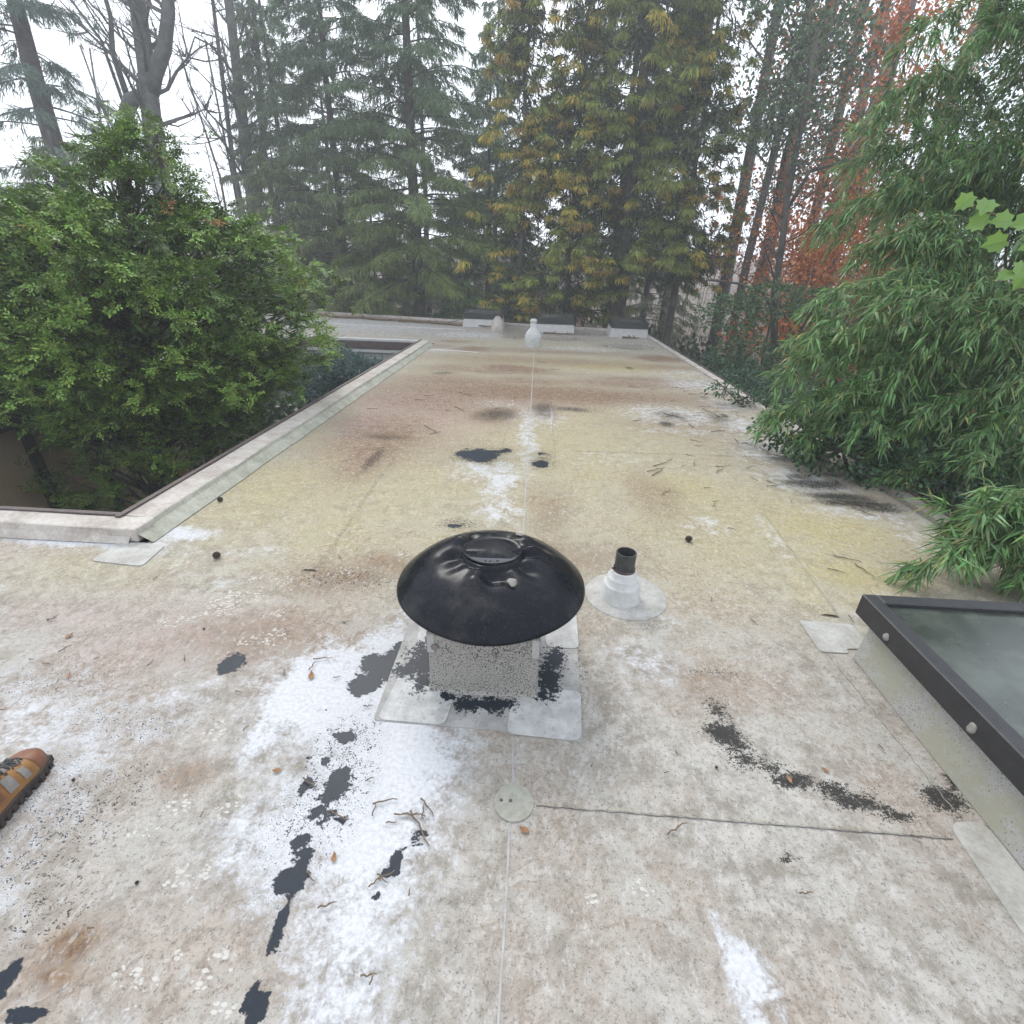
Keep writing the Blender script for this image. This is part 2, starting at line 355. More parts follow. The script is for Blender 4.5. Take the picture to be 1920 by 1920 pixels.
# ------------------------------------------------------------------ stain masks (metres on the roof)
TAR=[(-0.65,0.79,0.017,0.027,0.95),(-0.65,0.73,0.015,0.022,0.95),(-0.64,0.67,0.015,0.026,0.95),(-0.63,0.63,0.016,0.022,0.95),(-0.63,0.58,0.022,0.021,1.0),(-0.65,1.0,0.028,0.026,0.8),(-0.69,1.04,0.022,0.031,0.75),(-0.71,1.24,0.026,0.038,0.75),(-0.52,4.74,0.243,0.223,1),(-0.68,4.75,0.086,0.097,0.7),(-0.29,4.89,0.139,0.117,0.7),(0.09,4.55,0.079,0.118,1),(0.13,4.87,0.1,0.066,0.6),(-0.53,3.19,0.07,0.05,0.7),(-0.52,1.86,0.068,0.145,1.3),(-0.65,1.74,0.124,0.092,1),(-0.69,1.62,0.071,0.065,1),(-0.59,1.79,0.088,0.109,1),(-0.49,1.62,0.095,0.07,0.7),(0.14,1.89,0.026,0.15,0.7),(0.16,1.72,0.064,0.148,0.9),(0.21,1.8,0.051,0.141,0.6),(-0.15,1.52,0.137,0.043,0.9),(-0.26,1.52,0.057,0.034,0.8),(-0.06,1.55,0.069,0.029,0.7),(-1.35,1.7,0.063,0.065,1),(-1.31,1.73,0.025,0.054,0.7),(-0.68,1.34,0.038,0.034,1),(-0.8,1.33,0.021,0.013,1),(-0.8,1.25,0.02,0.029,0.8),(-0.75,1.12,0.025,0.039,1),(-0.82,1.22,0.024,0.019,0.7),(-0.64,1.15,0.042,0.061,1.1),(-0.64,1.09,0.022,0.02,0.8),(-0.57,1.02,0.023,0.026,0.9),(-0.62,1.04,0.022,0.019,0.7),(-0.68,0.94,0.041,0.027,1),(-0.65,0.89,0.037,0.027,1),(-0.66,0.84,0.058,0.032,1.1),(-0.69,0.81,0.026,0.012,0.8),(-0.65,0.76,0.014,0.029,0.8),(-0.64,0.7,0.016,0.038,1),(-0.64,0.65,0.012,0.032,0.7),(-0.63,0.6,0.018,0.034,1),(-0.62,0.55,0.032,0.036,1.1),(-0.61,0.52,0.026,0.021,1),(-0.3,0.99,0.021,0.035,0.8),(-0.34,1.04,0.018,0.029,0.6),(-0.36,0.91,0.027,0.029,0.9),(-0.37,0.87,0.036,0.014,0.9),(-0.4,0.84,0.023,0.012,0.8),(-0.39,0.8,0.014,0.017,0.7),(-0.27,1.32,0.025,0.019,0.5),(-0.55,1.27,0.016,0.012,0.5),(-0.82,1.48,0.067,0.018,0.55),(-0.7,1.46,0.04,0.02,0.5),(-1.3,0.55,0.022,0.057,1.2),(-1.18,0.49,0.059,0.018,1.1),(-1.24,0.52,0.016,0.027,0.7),(-0.96,2.05,0.056,0.023,0.5)]
SPK=[(0.87,1.61,0.052,0.076,0.8),(0.85,1.48,0.067,0.051,1.5),(0.9,1.44,0.044,0.038,1.1),(0.9,1.37,0.077,0.036,1.0),(0.98,1.34,0.05,0.023,1.0),(1.05,1.29,0.07,0.032,1.3),(1.18,1.26,0.061,0.027,1.2),(1.23,1.23,0.08,0.027,1.25),(1.3,1.2,0.055,0.021,1.2),(1.37,1.17,0.054,0.021,1.3),(1.58,1.26,0.069,0.045,1.25),(1.68,1.33,0.038,0.034,1.3),(0.9,1.0,0.018,0.013,1.5),(0.9,1.84,0.156,0.03,0.55),(-0.49,4.72,0.404,0.379,0.7),(0.1,4.69,0.183,0.34,0.7),(-0.49,6.28,0.291,0.31,0.9),(0.12,6.66,0.162,0.399,0.9),(0.5,6.71,0.254,0.145,1.0),(1.8,6.61,0.254,0.286,0.8),(1.68,6.2,0.098,0.128,1.2),(2.43,6.58,0.165,0.29,0.8),(2.58,6.74,0.061,0.121,1.2),(2.49,5.39,0.25,0.208,0.7),(2.63,4.37,0.313,0.12,1.2),(2.7,4.09,0.296,0.082,1.3),(2.79,3.96,0.336,0.079,1.35),(2.56,4.53,0.14,0.095,1.0),(2.92,4.64,0.221,0.084,0.9),(2.68,5.03,0.213,0.113,0.9),(2.93,3.87,0.236,0.064,1.1),(2.54,5.21,0.121,0.118,0.8),(-1.5,0.93,0.204,0.197,0.62),(-1.7,1.06,0.146,0.155,0.6),(-1.44,1.07,0.222,0.122,0.55),(-1.33,0.72,0.121,0.103,0.55),(-1.57,1.36,0.34,0.126,0.5),(-2.03,1.56,0.37,0.161,0.5),(-0.68,1.13,0.149,0.336,0.5),(0.16,1.81,0.111,0.28,0.95),(-0.16,1.52,0.251,0.057,0.8),(-0.49,1.74,0.148,0.207,0.7),(-0.68,1.31,0.145,0.151,0.55),(1.34,1.28,0.082,0.021,0.4),(-1.64,8.86,0.244,0.195,0.9),(-1.53,4.5,0.061,0.396,0.9),(-1.62,5.15,0.345,0.115,0.7),(1.84,10.2,0.09,0.187,1),(2.62,7.83,0.088,0.118,0.8),(-0.51,3.2,0.156,0.101,0.7),(-1.1,2.44,0.379,0.117,0.5),(-0.14,2.96,0.221,0.147,0.5),(0.23,2.23,0.178,0.095,0.3)]
WHT=[(-0.05,5.53,0.129,1.464,0.9),(-0.26,4.13,0.199,0.679,1.0),(-0.45,4.35,0.352,0.247,1.0),(0.06,6.24,0.414,0.656,0.8),(-0.53,6.78,0.446,0.355,0.6),(-0.25,3.46,0.166,0.282,0.9),(1.84,6.66,0.831,0.635,0.9),(2.69,6.29,0.432,0.592,0.9),(2.6,5.26,0.49,0.56,0.95),(2.58,4.5,0.48,0.499,0.9),(2.8,9.87,0.891,0.475,0.7),(2.71,8.79,0.694,0.578,0.8),(2.87,7.4,0.505,0.501,0.8),(1.86,5.89,0.747,0.235,0.7),(0.83,4.81,0.559,0.228,0.5),(0.33,3.52,0.255,0.115,0.4),(1.36,3.37,0.248,0.204,0.7),(1.77,3.39,0.123,0.569,0.5),(2.65,3.8,0.51,0.268,0.7),(-2.99,2.71,0.643,0.122,1.0),(-2.4,2.86,0.282,0.12,0.8),(-2.38,2.61,0.197,0.092,0.5),(-1.75,2.68,0.236,0.101,0.45),(0.6,1.89,0.238,0.152,0.55),(0.45,1.68,0.146,0.193,0.3),(0.75,2.19,0.176,0.141,0.4),(-4.96,15.8,2.613,1.769,0.75),(-6.24,16.6,0.984,1.656,0.8),(-1.91,14.52,1.548,0.849,0.8),(1.06,12.57,1.678,0.638,0.7),(1.99,13.79,1.393,0.654,0.55),(-2.49,11.56,0.723,0.482,0.7),(2.85,3.47,0.256,0.435,0.6),(-2.95,9.1,0.568,0.53,0.35),(-2.87,5.88,0.251,0.758,0.35),(-1.76,2.34,0.122,0.073,0.5),(-1.57,2.11,0.141,0.072,0.4),(2.71,22.31,4.051,5.657,0.4)]
WPOLY=[[(-1.27,1.4),(-1.28,1.6),(-1.19,1.82),(-0.85,1.89),(-0.61,2.15),(-0.49,1.98),(-0.36,1.6),(-0.19,1.38),(-0.2,1.23),(-0.23,1.01),(-0.27,0.84),(-0.31,0.71),(-0.29,0.55),(-0.28,0.47),(-0.53,0.45),(-0.56,0.64),(-0.6,0.77),(-0.66,0.73),(-0.78,0.81),(-0.89,0.83),(-0.97,0.95),(-0.9,1.07),(-0.81,1.2),(-0.89,1.29),(-0.97,1.19),(-1.09,1.22)],[(-2.51,1.63),(-2.13,1.67),(-1.7,1.57),(-1.45,1.6),(-1.31,1.66),(-1.24,1.59),(-1.25,1.39),(-1.27,1.26),(-1.39,1.16),(-1.36,1.04),(-1.38,0.91),(-1.35,0.77),(-1.34,0.68),(-1.32,0.59),(-1.33,0.5),(-2.03,0.99)],[(-1.31,0.51),(-1.23,0.53),(-1.11,0.51),(-1.04,0.46),(-1.21,0.42)]]
YEL=[(-2.11,3.67,0.712,0.911,0.8),(-1.37,3.01,0.478,0.405,0.7),(-1.78,4.43,0.493,0.889,0.8),(-2.43,4.92,0.323,0.738,0.6),(-2.01,2.84,0.422,0.242,0.5),(-2.6,2.35,0.58,0.251,0.8),(-2.14,2.49,0.381,0.208,0.5),(1.35,4.05,0.57,0.729,0.85),(1.16,5.24,0.722,0.563,0.5),(0.65,4.27,0.398,0.525,0.4),(2.27,3.43,0.674,0.503,0.95),(2.08,2.84,0.471,0.304,1.0),(2.11,3.74,0.363,0.273,0.8),(1.53,10.27,1.377,0.565,1.15),(0.05,9.54,0.829,0.654,0.7),(-1.53,10.06,1.07,0.855,0.6),(2.59,9.83,0.661,0.587,0.6),(1.66,2.6,0.201,0.386,0.7),(-1.8,6.7,0.857,1.178,0.4),(-0.91,4.12,0.281,0.754,0.5),(2.78,6.6,0.449,0.874,0.35),(-0.03,3.05,0.302,0.153,0.35),(0.69,5.77,0.388,0.659,0.5),(1.93,2.49,0.163,0.126,0.8),(-1.41,4.86,0.271,0.513,0.8)]
PNK=[(-1.92,5.85,0.314,0.945,0.8),(-1.63,6.77,0.806,0.664,0.9),(-1.68,4.64,0.177,0.42,0.7),(-2.09,5.54,0.144,0.658,0.7),(-1.15,7.5,0.567,0.501,0.7),(-0.32,7.12,0.469,0.323,0.5),(-1.61,8.19,0.524,0.423,0.5),(-1.68,1.89,0.525,0.23,0.35),(-2.33,1.99,0.434,0.166,0.25)]
BRN=[(0.06,7.62,1.269,0.508,1.0),(0.87,7.62,1.023,0.363,0.9),(-0.61,7.78,0.592,0.455,0.8),(-0.04,8.51,0.838,0.355,0.6),(-0.51,9.66,0.519,0.337,1.0),(-0.15,9.51,0.411,0.218,0.8),(2.71,11.61,0.493,0.399,1.0),(-1.59,9.41,0.599,0.435,0.5),(1.75,9.02,0.806,0.249,0.6),(-1.58,4.71,0.314,0.716,0.6),(-1.56,5.26,0.257,0.277,0.8),(-1.54,4.36,0.099,0.434,0.6),(-0.49,6.28,0.319,0.362,0.7),(0.12,6.61,0.19,0.45,0.6),(-1.11,2.47,0.255,0.12,0.5),(-0.89,2.61,0.199,0.127,0.5),(0.16,3.53,0.169,0.384,0.4),(-1.44,11.85,0.424,0.414,0.7),(-2.34,12.03,0.375,0.345,0.4),(2.62,10.39,0.817,0.39,0.5),(-1.19,2.35,0.214,0.113,0.4),(0.87,1.74,0.15,0.104,0.3),(0.26,2.87,0.433,0.208,0.35),(1.07,3.96,0.187,0.468,0.35),(-1.29,1.92,0.372,0.175,0.35),(-1.19,0.63,0.057,0.06,0.8),(-1.18,0.57,0.082,0.028,0.7),(-1.19,1.13,0.076,0.072,0.5),(2.84,4.13,0.299,0.14,0.3),(-2.12,13.05,0.408,0.3,0.5),(0.46,14.41,0.945,0.354,0.5),(-0.76,9.65,0.933,0.783,0.35)]
SCF=[(-1.65,2.2,0.087,0.066,1),(-1.65,2.1,0.113,0.073,1),(-1.8,1.97,0.091,0.049,1),(-1.6,2.39,0.049,0.049,1),(-1.43,2.38,0.062,0.059,1),(-1.51,2.22,0.059,0.055,1),(-1.32,2.09,0.045,0.039,1),(-1.25,1.9,0.068,0.077,1),(-1.37,1.86,0.052,0.043,1),(-1.12,2.49,0.128,0.085,0.7),(-1.21,1.34,0.046,0.069,1),(-1.09,1.43,0.065,0.042,0.7),(-1.16,1.03,0.047,0.044,1),(-0.98,1.04,0.036,0.042,1),(-1.21,0.94,0.052,0.02,1),(-1.01,0.82,0.042,0.052,0.7),(-0.93,0.81,0.022,0.067,0.9),(-0.77,0.61,0.048,0.043,1),(-0.97,0.58,0.083,0.026,0.8),(-0.9,0.64,0.037,0.033,0.7),(-0.95,0.53,0.027,0.02,0.8),(-0.71,0.53,0.04,0.022,1),(0.25,0.85,0.049,0.02,1),(0.4,0.88,0.04,0.024,0.8),(0.76,0.8,0.063,0.043,0.5),(0.33,0.72,0.045,0.02,0.5),(-0.79,2.75,0.104,0.054,0.5),(0.71,2.14,0.174,0.091,0.5),(2.17,2.94,0.298,0.323,0.35),(1.98,3.28,0.244,0.278,0.35),(-1.11,3.09,0.226,0.116,0.5),(-2.11,2.48,0.127,0.11,0.5),(-2.8,2.24,0.088,0.137,0.4),(-0.09,0.83,0.064,0.057,0.3),(0.71,1.08,0.111,0.058,0.3)]
GRY=[(1.36,16.9,2.28,1.898,1.0),(1.99,13.83,1.712,0.983,0.6),(3.45,14.81,1.01,1.007,0.6),(-0.62,15.95,0.676,1.983,1.3),(2.34,13.41,0.898,0.828,0.9),(0.47,14.58,0.792,0.962,0.9),(-1.81,16.41,1.044,1.217,0.5),(2.83,3.97,0.385,0.211,0.6),(0.07,1.32,0.208,0.094,0.3)]
def mask(x, y, blobs, polys=(), soft=.1):
    wx = x + (fbm(x*3.2, y*3.2, 3, 11)-.5)*.14*(1+y*.06); wy = y + (fbm(x*3.2+9, y*3.2, 3, 23)-.5)*.14*(1+y*.12)
    fx = x + (fbm(x*14, y*14, 3, 3)-.5)*.045; fy = y + (fbm(x*14+7, y*14, 3, 5)-.5)*.045
    m = np.zeros_like(x)
    for bx, by, rx, ry, s in blobs:
        sel = (np.abs(x-bx) < rx*2.6+.2) & (np.abs(y-by) < ry*2.6+.4)
        if not sel.any(): continue
        big = min(rx, ry) > .12
        px, py = (wx[sel], wy[sel]) if big else (fx[sel], fy[sel])
        d = ((px-bx)/rx)**2+((py-by)/ry)**2
        m[sel] = np.maximum(m[sel], s*np.exp(-(d**1.25)*.69))
    for P in polys:
        A = np.array(P); B = np.roll(A, -1, 0)
        sel = (x > A[:,0].min()-.4) & (x < A[:,0].max()+.4) & (y > A[:,1].min()-.4) & (y < A[:,1].max()+.4)
        px, py = fx[sel], fy[sel]; d2 = np.full(px.shape, 9.0); ins = np.zeros(px.shape, bool)
        for (ax, ay), (bx, by) in zip(A, B):
            ex, ey = bx-ax, by-ay; tt = np.clip(((px-ax)*ex+(py-ay)*ey)/(ex*ex+ey*ey+1e-9), 0, 1)
            d2 = np.minimum(d2, (px-ax-tt*ex)**2+(py-ay-tt*ey)**2)
            if ay != by: ins ^= ((ay > py) != (by > py)) & (px < (bx-ax)*(py-ay)/(by-ay)+ax)
        sd = np.sqrt(d2)*np.where(ins, 1, -1)
        m[sel] = np.maximum(m[sel], np.clip(.5+sd/soft*.5, 0, 1))
    return m

# ------------------------------------------------------------------ ground
def ground_z(x, y):
    d = np.clip((np.hypot(x, y-8)-32)/70, 0, 1)
    return -3.3 + 7.5*d*d*(3-2*d) + (fbm(x*.15+40, y*.15+40, 3, 2)-.5)*1.0*np.clip((np.hypot(x+2, y-7)-14)/10, 0, 1)
gx = np.concatenate([np.linspace(-260, -60, 12)[:-1], np.linspace(-60, 60, 70), np.linspace(60, 260, 12)[1:]])
GX, GY = np.meshgrid(gx, gx+20)
n = len(gx); idx = np.arange(n*n).reshape(n, n)
Q = np.stack([idx[:-1,:-1], idx[:-1,1:], idx[1:,1:], idx[1:,:-1]], -1).reshape(-1, 4)
g = fast_obj('ground', np.stack([GX, GY, ground_z(GX, GY)], -1).reshape(-1, 3), Q, M['litter'], smooth=True)
tag(g, kind='structure')

# ------------------------------------------------------------------ house with flat roof round a courtyard
RX = 3.30; CX0, CX1, CY0, CY1 = -6.60, -2.50, 2.72, 12.55; LX = -10.5; NY = -3.0
def far_y(x): return 16.7 - .22*(x-RX)
house = thing('flat_roofed_house', 'low house with a stained pale flat roof wrapped round a planted courtyard', 'house', (0, 8, -3.3))
xs = np.unique(np.round(np.concatenate([np.arange(LX, -3.6, .15), np.arange(-3.6, RX, .036), [RX, CX0, CX1]]), 4))
ys = np.unique(np.round(np.concatenate([np.arange(NY, .3, .15), np.arange(.3, 3.0, .022), np.arange(3.0, 6, .038), np.arange(6, 10, .06), np.arange(10, CY1, .09), [CY0, CY1], np.arange(CY1+.1, 16.7, .1), [16.7]]), 4))
xs = xs[np.concatenate([[True], np.diff(xs) > .004])]; ys = ys[np.concatenate([[True], np.diff(ys) > .004])]
X, Y = np.meshgrid(xs, ys)
far = Y > CY1
Y2 = np.where(far, CY1+(Y-CY1)*(far_y(X)-CY1)/(16.7-CY1), Y)
xc = (X[:-1,:-1]+X[1:,1:])/2; yc = (Y[:-1,:-1]+Y[1:,1:])/2
keep = ~((xc > CX0) & (xc < CX1) & (yc > CY0) & (yc < CY1))
idx = np.arange(X.size).reshape(X.shape)
Q = np.stack([idx[:-1,:-1], idx[:-1,1:], idx[1:,1:], idx[1:,:-1]], -1)[keep]
used = np.unique(Q); remap = np.full(X.size, -1, np.int64); remap[used] = np.arange(len(used))
xv = X.ravel()[used]; yv = Y2.ravel()[used]
roof = fast_obj('roof', np.stack([xv, yv, np.zeros_like(xv)], -1), remap[Q], M['roof'], house)
SCRAPE = [[(.595,.835),(.62,.83),(.655,.775),(.70,.775),(.735,.735),(.72,.715),(.735,.66),(.74,.55),(.72,.42),(.69,.42),(.69,.62),(.665,.66),(.66,.42),(.60,.42),(.605,.56),(.615,.64),(.60,.70),(.625,.76)]]
SPK = [(a, b, c, d, e*1.18 if a > .8 and b < 1.8 else (e*.72 if a < -1.0 and b < 2.2 else e)) for a, b, c, d, e in SPK]
BRN += [(.1, 7.6, 2.4, .6, .8), (-1.3, 7.0, 1.0, .8, .5), (-1.6, 5.2, .5, .9, .55), (.2, 10.6, 2.2, .5, .5), (1.5, 8.6, 1.2, .35, .6), (-.6, 9.3, 1.3, .3, .6), (-1.2, 8.2, 1.1, .5, .6), (.4, 12.0, 1.8, .4, .5), (1.8, 6.2, .7, .5, .35)]; PNK += [(-1.4, 6.4, .9, 1.3, .7), (-.6, 7.0, 1.2, .5, .6)]
YEL += [(0, 6, 2.7, 3.4, .75), (-1.2, 4, 1.4, 1.7, .7), (1.6, 3.6, 1.5, 1.3, .7), (.3, 10.5, 2.8, 1.5, .75), (.2, 13.0, 2.8, 1.3, .5), (-1.5, 9, 1.0, 3, .6)]
YEL = [(a, b, c, d, e*.6 if (a < -1.9 and b < 2.7) else e*.85) for a, b, c, d, e in YEL]
S1 = np.stack([np.maximum(mask(xv, yv, WHT, WPOLY, .20)*np.where((xv < -1.05) & (yv < 2.2), .62, np.where(yv > 3, .72, 1.12)), mask(xv, yv, [], SCRAPE, .03)*1.1), mask(xv, yv, TAR), mask(xv, yv, YEL)*(.25+.75*np.clip((yv-1.7)/1.0, 0, 1)), mask(xv, yv, PNK)], -1)
S2 = np.stack([mask(xv, yv, BRN), mask(xv, yv, SPK), mask(xv, yv, SCF), mask(xv, yv, GRY)], -1)
for nm, S in (('S1', S1), ('S2', S2)):
    a = roof.data.color_attributes.new(nm, 'FLOAT_COLOR', 'POINT'); a.data.foreach_set('color', S.astype(np.float32).ravel())

def attach_masks(o):
    co = np.empty(len(o.data.vertices)*3, np.float32); o.data.vertices.foreach_get('co', co); co = co.reshape(-1, 3).astype(float); xv, yv = co[:, 0], co[:, 1]
    for nm, L in (('S1', (WHT, TAR, YEL, PNK)), ('S2', (BRN, SPK, SCF, GRY))):
        A = np.stack([mask(xv, yv, l, WPOLY if l is WHT else ()) for l in L], -1)
        a = o.data.color_attributes.new(nm, 'FLOAT_COLOR', 'POINT'); a.data.foreach_set('color', A.astype(np.float32).ravel())
# roof edges
def strip(name, prof, path, mat, bevel=0, parent=house):
    """prof [(offset, z)] swept along path [(x,y)] with normals to the left of travel, mitred"""
    P = [Vector((p[0], p[1])) for p in path]; V = []; F = []; m = len(prof)
    for i, p in enumerate(P):
        d0 = (P[i]-P[i-1]).normalized() if i else (P[1]-P[0]).normalized()
        d1 = (P[i+1]-P[i]).normalized() if i < len(P)-1 else d0
        n0 = Vector((-d0.y, d0.x)); n1 = Vector((-d1.y, d1.x)); nn = (n0+n1); nn = nn/max(nn.dot(n0), .3)
        for o, z in prof: V.append((p.x+nn.x*o, p.y+nn.y*o, z))
    for i in range(len(P)-1):
        for k in range(m-1): F.append((i*m+k, (i+1)*m+k, (i+1)*m+k+1, i*m+k+1))
    return mesh_obj(name, V, F, mat, parent)
def jitter_path(a, b, n, amp):
    a = Vector(a); b = Vector(b); d = (b-a).normalized(); nn = Vector((-d.y, d.x))
    return [tuple(a.lerp(b, i/n)+nn*random.uniform(-amp, amp)*(0 < i < n)) for i in range(n+1)]
# courtyard kerb: raised, with sloped cant on the roof side. Travel so that left = courtyard
kp = jitter_path((-2.76, 12.3), (-2.76, 2.90), 18, .006)[::-1]
strip('parapet', [(0, -.02), (0, .098), (-.185, .09), (-.195, .082)], jitter_path((-2.76, 2.90), (-2.76, 12.30), 18, .006), M['parapet'])
strip('cant_strip', [(-.193, .086), (-.21, .06), (-.30, .006)], jitter_path((-2.76, 2.72), (-2.76, 12.25), 26, .009), M['cant'])
strip('parapet', [(0, -.02), (0, .098), (-.14, .092), (-.15, .086)], jitter_path((-8.5, 2.88), (-2.56, 2.88), 14, .006), M['parapet'])
strip('cant_strip', [(-.148, .088), (-.165, .05), (-.20, .005)], jitter_path((-8.5, 2.88), (-2.60, 2.88), 16, .008), M['parapet'])
MB().box(-2.76, -2.55, 2.71, 2.895, .003, .1005).build('parapet', M['parapet'], house, bevel=.012)
# dark metal drip edge on the courtyard side
MB().box(-2.80, -2.762, 2.86, 12.32, -.16, .112).build('drip_edge', M['edge_metal'], house)
MB().box(-8.5, -2.801, 2.882, 2.92, -.16, .110).build('drip_edge', M['edge_metal'], house)
# far wing edge facing the courtyard and its wall
MB().box(-9.4, -2.801, 12.30, 12.46, -.05, .075).build('parapet', M['white_trim'], house)
MB().box(-9.4, -2.802, 12.262, 12.298, -.15, .03).build('fascia', M['edge_metal'], house)
# left wing edge facing the courtyard
MB().box(-6.72, -6.58, 2.93, 12.25, -.05, .07).build('parapet', M['parapet'], house)
MB().box(-6.575, -6.545, 2.93, 12.25, -.32, .06).build('fascia', M['dark_wood'], house)
for k in range(9):                                            # posts and panels of the wing across the courtyard
    y0 = 3.1+k*1.02
    MB().box(-6.98, -6.84, y0-.07, y0+.07, -3.3, -.05).build('post', M['dark_wood'], house)
    if k < 8:
        MB().box(-6.95, -6.90, y0+.072, y0+.948, -2.3, -.36).build('wall_panel', M['tan_panel'], house)
        MB().box(-6.97, -6.89, y0+.072, y0+.948, -3.3, -2.302).build('wall_panel', M['dark_wood'], house)
MB().box(-6.99, -6.82, 3.17, 11.2, -.355, -.20).build('beam', M['dark_wood'], house)
for k in range(14):                                           # boards of the far wall
    z1 = -.235-.205*k
    MB().add([(-9.4,12.32,z1),(-2.80,12.32,z1),(-2.80,12.295,z1-.2),(-9.4,12.295,z1-.2),(-9.4,12.36,z1),(-2.80,12.36,z1),(-2.80,12.36,z1-.2),(-9.4,12.36,z1-.2)],
             [(0,1,2,3),(3,2,6,7),(4,5,1,0),(1,5,6,2),(0,3,7,4)]).build('siding_board', M['siding'], house)
MB().box(-9.4, -2.80, 12.27, 12.34, -.23, -.16).build('trim_board', M['white_trim'], house)
# outer walls, near courtyard wall
MB().box(RX-.5, RX-.35, NY+.3, 15.9, -3.3, -.25).build('wall', M['siding'], house)
MB().box(-2.62, -2.5, 3.15, 12.4, -3.3, -.03).build('wall', M['dark_wood'], house)
MB().box(-8.6, -2.63, 2.5, 2.62, -3.3, -.03).build('wall', M['dark_wood'], house)
V = [(-10.2, far_y(-10.2)-.5, -3.3), (RX-.5, far_y(RX)-.5, -3.3), (RX-.5, far_y(RX)-.5, -.03), (-10.2, far_y(-10.2)-.5, -.03)]
mesh_obj('wall', V+[(x, y-.15, z) for x, y, z in V], [(3,2,1,0),(4,5,6,7),(0,1,5,4),(2,3,7,6)], M['siding'], house)
# right-hand edge: weathered edge boards with thin metal lip; four lengths
for a, b, mt in ((NY, 1.0, 'edge_wood'), (1.004, 4.6, 'edge_wood'), (4.604, 9.4, 'parapet'), (9.404, far_y(RX)-.05, 'parapet')):
    MB().box(RX-.115, RX+.02, a, b, -.22, .042).build('edge_board', M[mt], house, bevel=.006)
    MB().box(RX+.022, RX+.034, a, b, -.26, .06).build('drip_edge', M['edge_metal'], house)
# far edge
strip('parapet', [(0, -.25), (0, .07), (.16, .07), (.17, .005)], [(RX, far_y(RX)), (LX, far_y(LX))], M['parapet'])
strip('drip_edge', [(-.003, -.28), (-.003, .085), (-.03, .085)], [(RX, far_y(RX)), (LX, far_y(LX))], M['edge_metal'])

# seams and patches of the membrane
def ribbon(name, pts, w, z, mat, th=.004):
    V = []; F = []
    P = [Vector(p) for p in pts]
    for i, p in enumerate(P):
        d = (P[min(i+1, len(P)-1)]-P[max(i-1, 0)]).normalized(); nn = Vector((-d.y, d.x))
        a = p+nn*w/2; b = p-nn*w/2
        V += [(a.x, a.y, .0005), ((a.x+p.x)/2, (a.y+p.y)/2, z+th), ((b.x+p.x)/2, (b.y+p.y)/2, z+th), (b.x, b.y, .0005)]
    for i in range(len(P)-1):
        for k in range(3): F.append((i*4+k, (i+1)*4+k, (i+1)*4+k+1, i*4+k+1))
    o = mesh_obj(name, V, F, mat, roof)
    if mat is M['roof']: attach_masks(o)
    return o
ribbon('seam', jitter_path((-.012, .2), (-.008, 1.06), 14, .0018), .008, .0, M['seam'], .0018)
ribbon('seam', jitter_path((-.004, 1.19), (-.02, 1.40), 4, .0018), .008, .0, M['seam'], .0018)
ribbon('seam', jitter_path((-.03, 2.2), (-.07, 12.2), 60, .004), .011, .0, M['seam'], .0025)
ribbon('seam', jitter_path((.08, 1.128), (1.50, 1.118), 30, .002), .012, .0, M['roof'], .0015)
ribbon('seam', jitter_path((.08, 1.119), (1.50, 1.107), 60, .002), .003, .0005, M['seam_dark'])
ribbon('seam', jitter_path((1.535, 2.15), (1.585, 1.16), 40, .004), .005, .0, M['seam_dark'], .001)
ribbon('wrinkle', jitter_path((1.72, 2.34), (1.83, 3.6), 10, .008), .11, .008, M['roof'])
ribbon('wrinkle', jitter_path((-1.32, 2.5), (-1.38, 4.5), 10, .008), .10, .008, M['roof'])
ribbon('seam', jitter_path((.22, 4.6), (.24, 7.4), 10, .01), .03, .002, M['roof'])
ribbon('seam', jitter_path((-.33, 4.6), (-.3, 7.3), 10, .01), .03, .002, M['roof'])
ribbon('seam', jitter_path((-6.3, 15.9), (-2.2, 15.7), 10, .01), .06, .004, M['white_trim'])
ribbon('seam', jitter_path((-2.4, 11.6), (-1.3, 11.4), 6, .01), .05, .004, M['white_trim'])
ribbon('seam', jitter_path((.4, 5.0), (2.6, 5.1), 10, .01), .05, .003, M['roof'])
def rounded(poly, r=.03, n=4):
    out = []; m = len(poly)
    for i in range(m):
        p = Vector(poly[i]); a = Vector(poly[i-1]); b = Vector(poly[(i+1) % m])
        da = (a-p).normalized(); db = (b-p).normalized(); rr = min(r, (a-p).length*.45, (b-p).length*.45)
        p0 = p+da*rr; p1 = p+db*rr
        for k in range(n+1):
            t = k/n; q = p0*(1-t)**2+p*2*t*(1-t)+p1*t*t; out.append((q.x, q.y))
    return out
def patch(poly, z0, z1, mat, r=.03, name='patch', label=None, parent=None):
    o = MB().prism(rounded(poly, r), z0, z1).build(name, M[mat], parent or roof)
    if label: o['label'] = label
    return o
patch([(-2.68, 2.47), (-2.66, 2.70), (-2.36, 2.70), (-2.33, 2.44)], .0005, .007, 'patch', .04)
patch([(1.52, 2.28), (1.80, 2.27), (1.80, 2.07), (1.66, 2.065), (1.655, 2.03), (1.51, 2.03)], .0005, .006, 'patch', .02)
patch([(1.52, 1.165), (1.655, 1.175), (1.655, .6), (1.50, .62), (1.505, .90)], .0005, .006, 'patch', .05)
patch([(.07*cos(a), .07*sin(a)+1.125) for a in np.linspace(0, 2*pi, 30)[:-1]], .0005, .006, 'circle', .005)
for sx, sy in ((-.012, 1.128), (-.045, 1.128)):
    MB().lathe([(.0, .0105), (.005, .0105), (.006, .0076)], (sx, sy), 8).build('fastener', M['edge_metal'], roof)
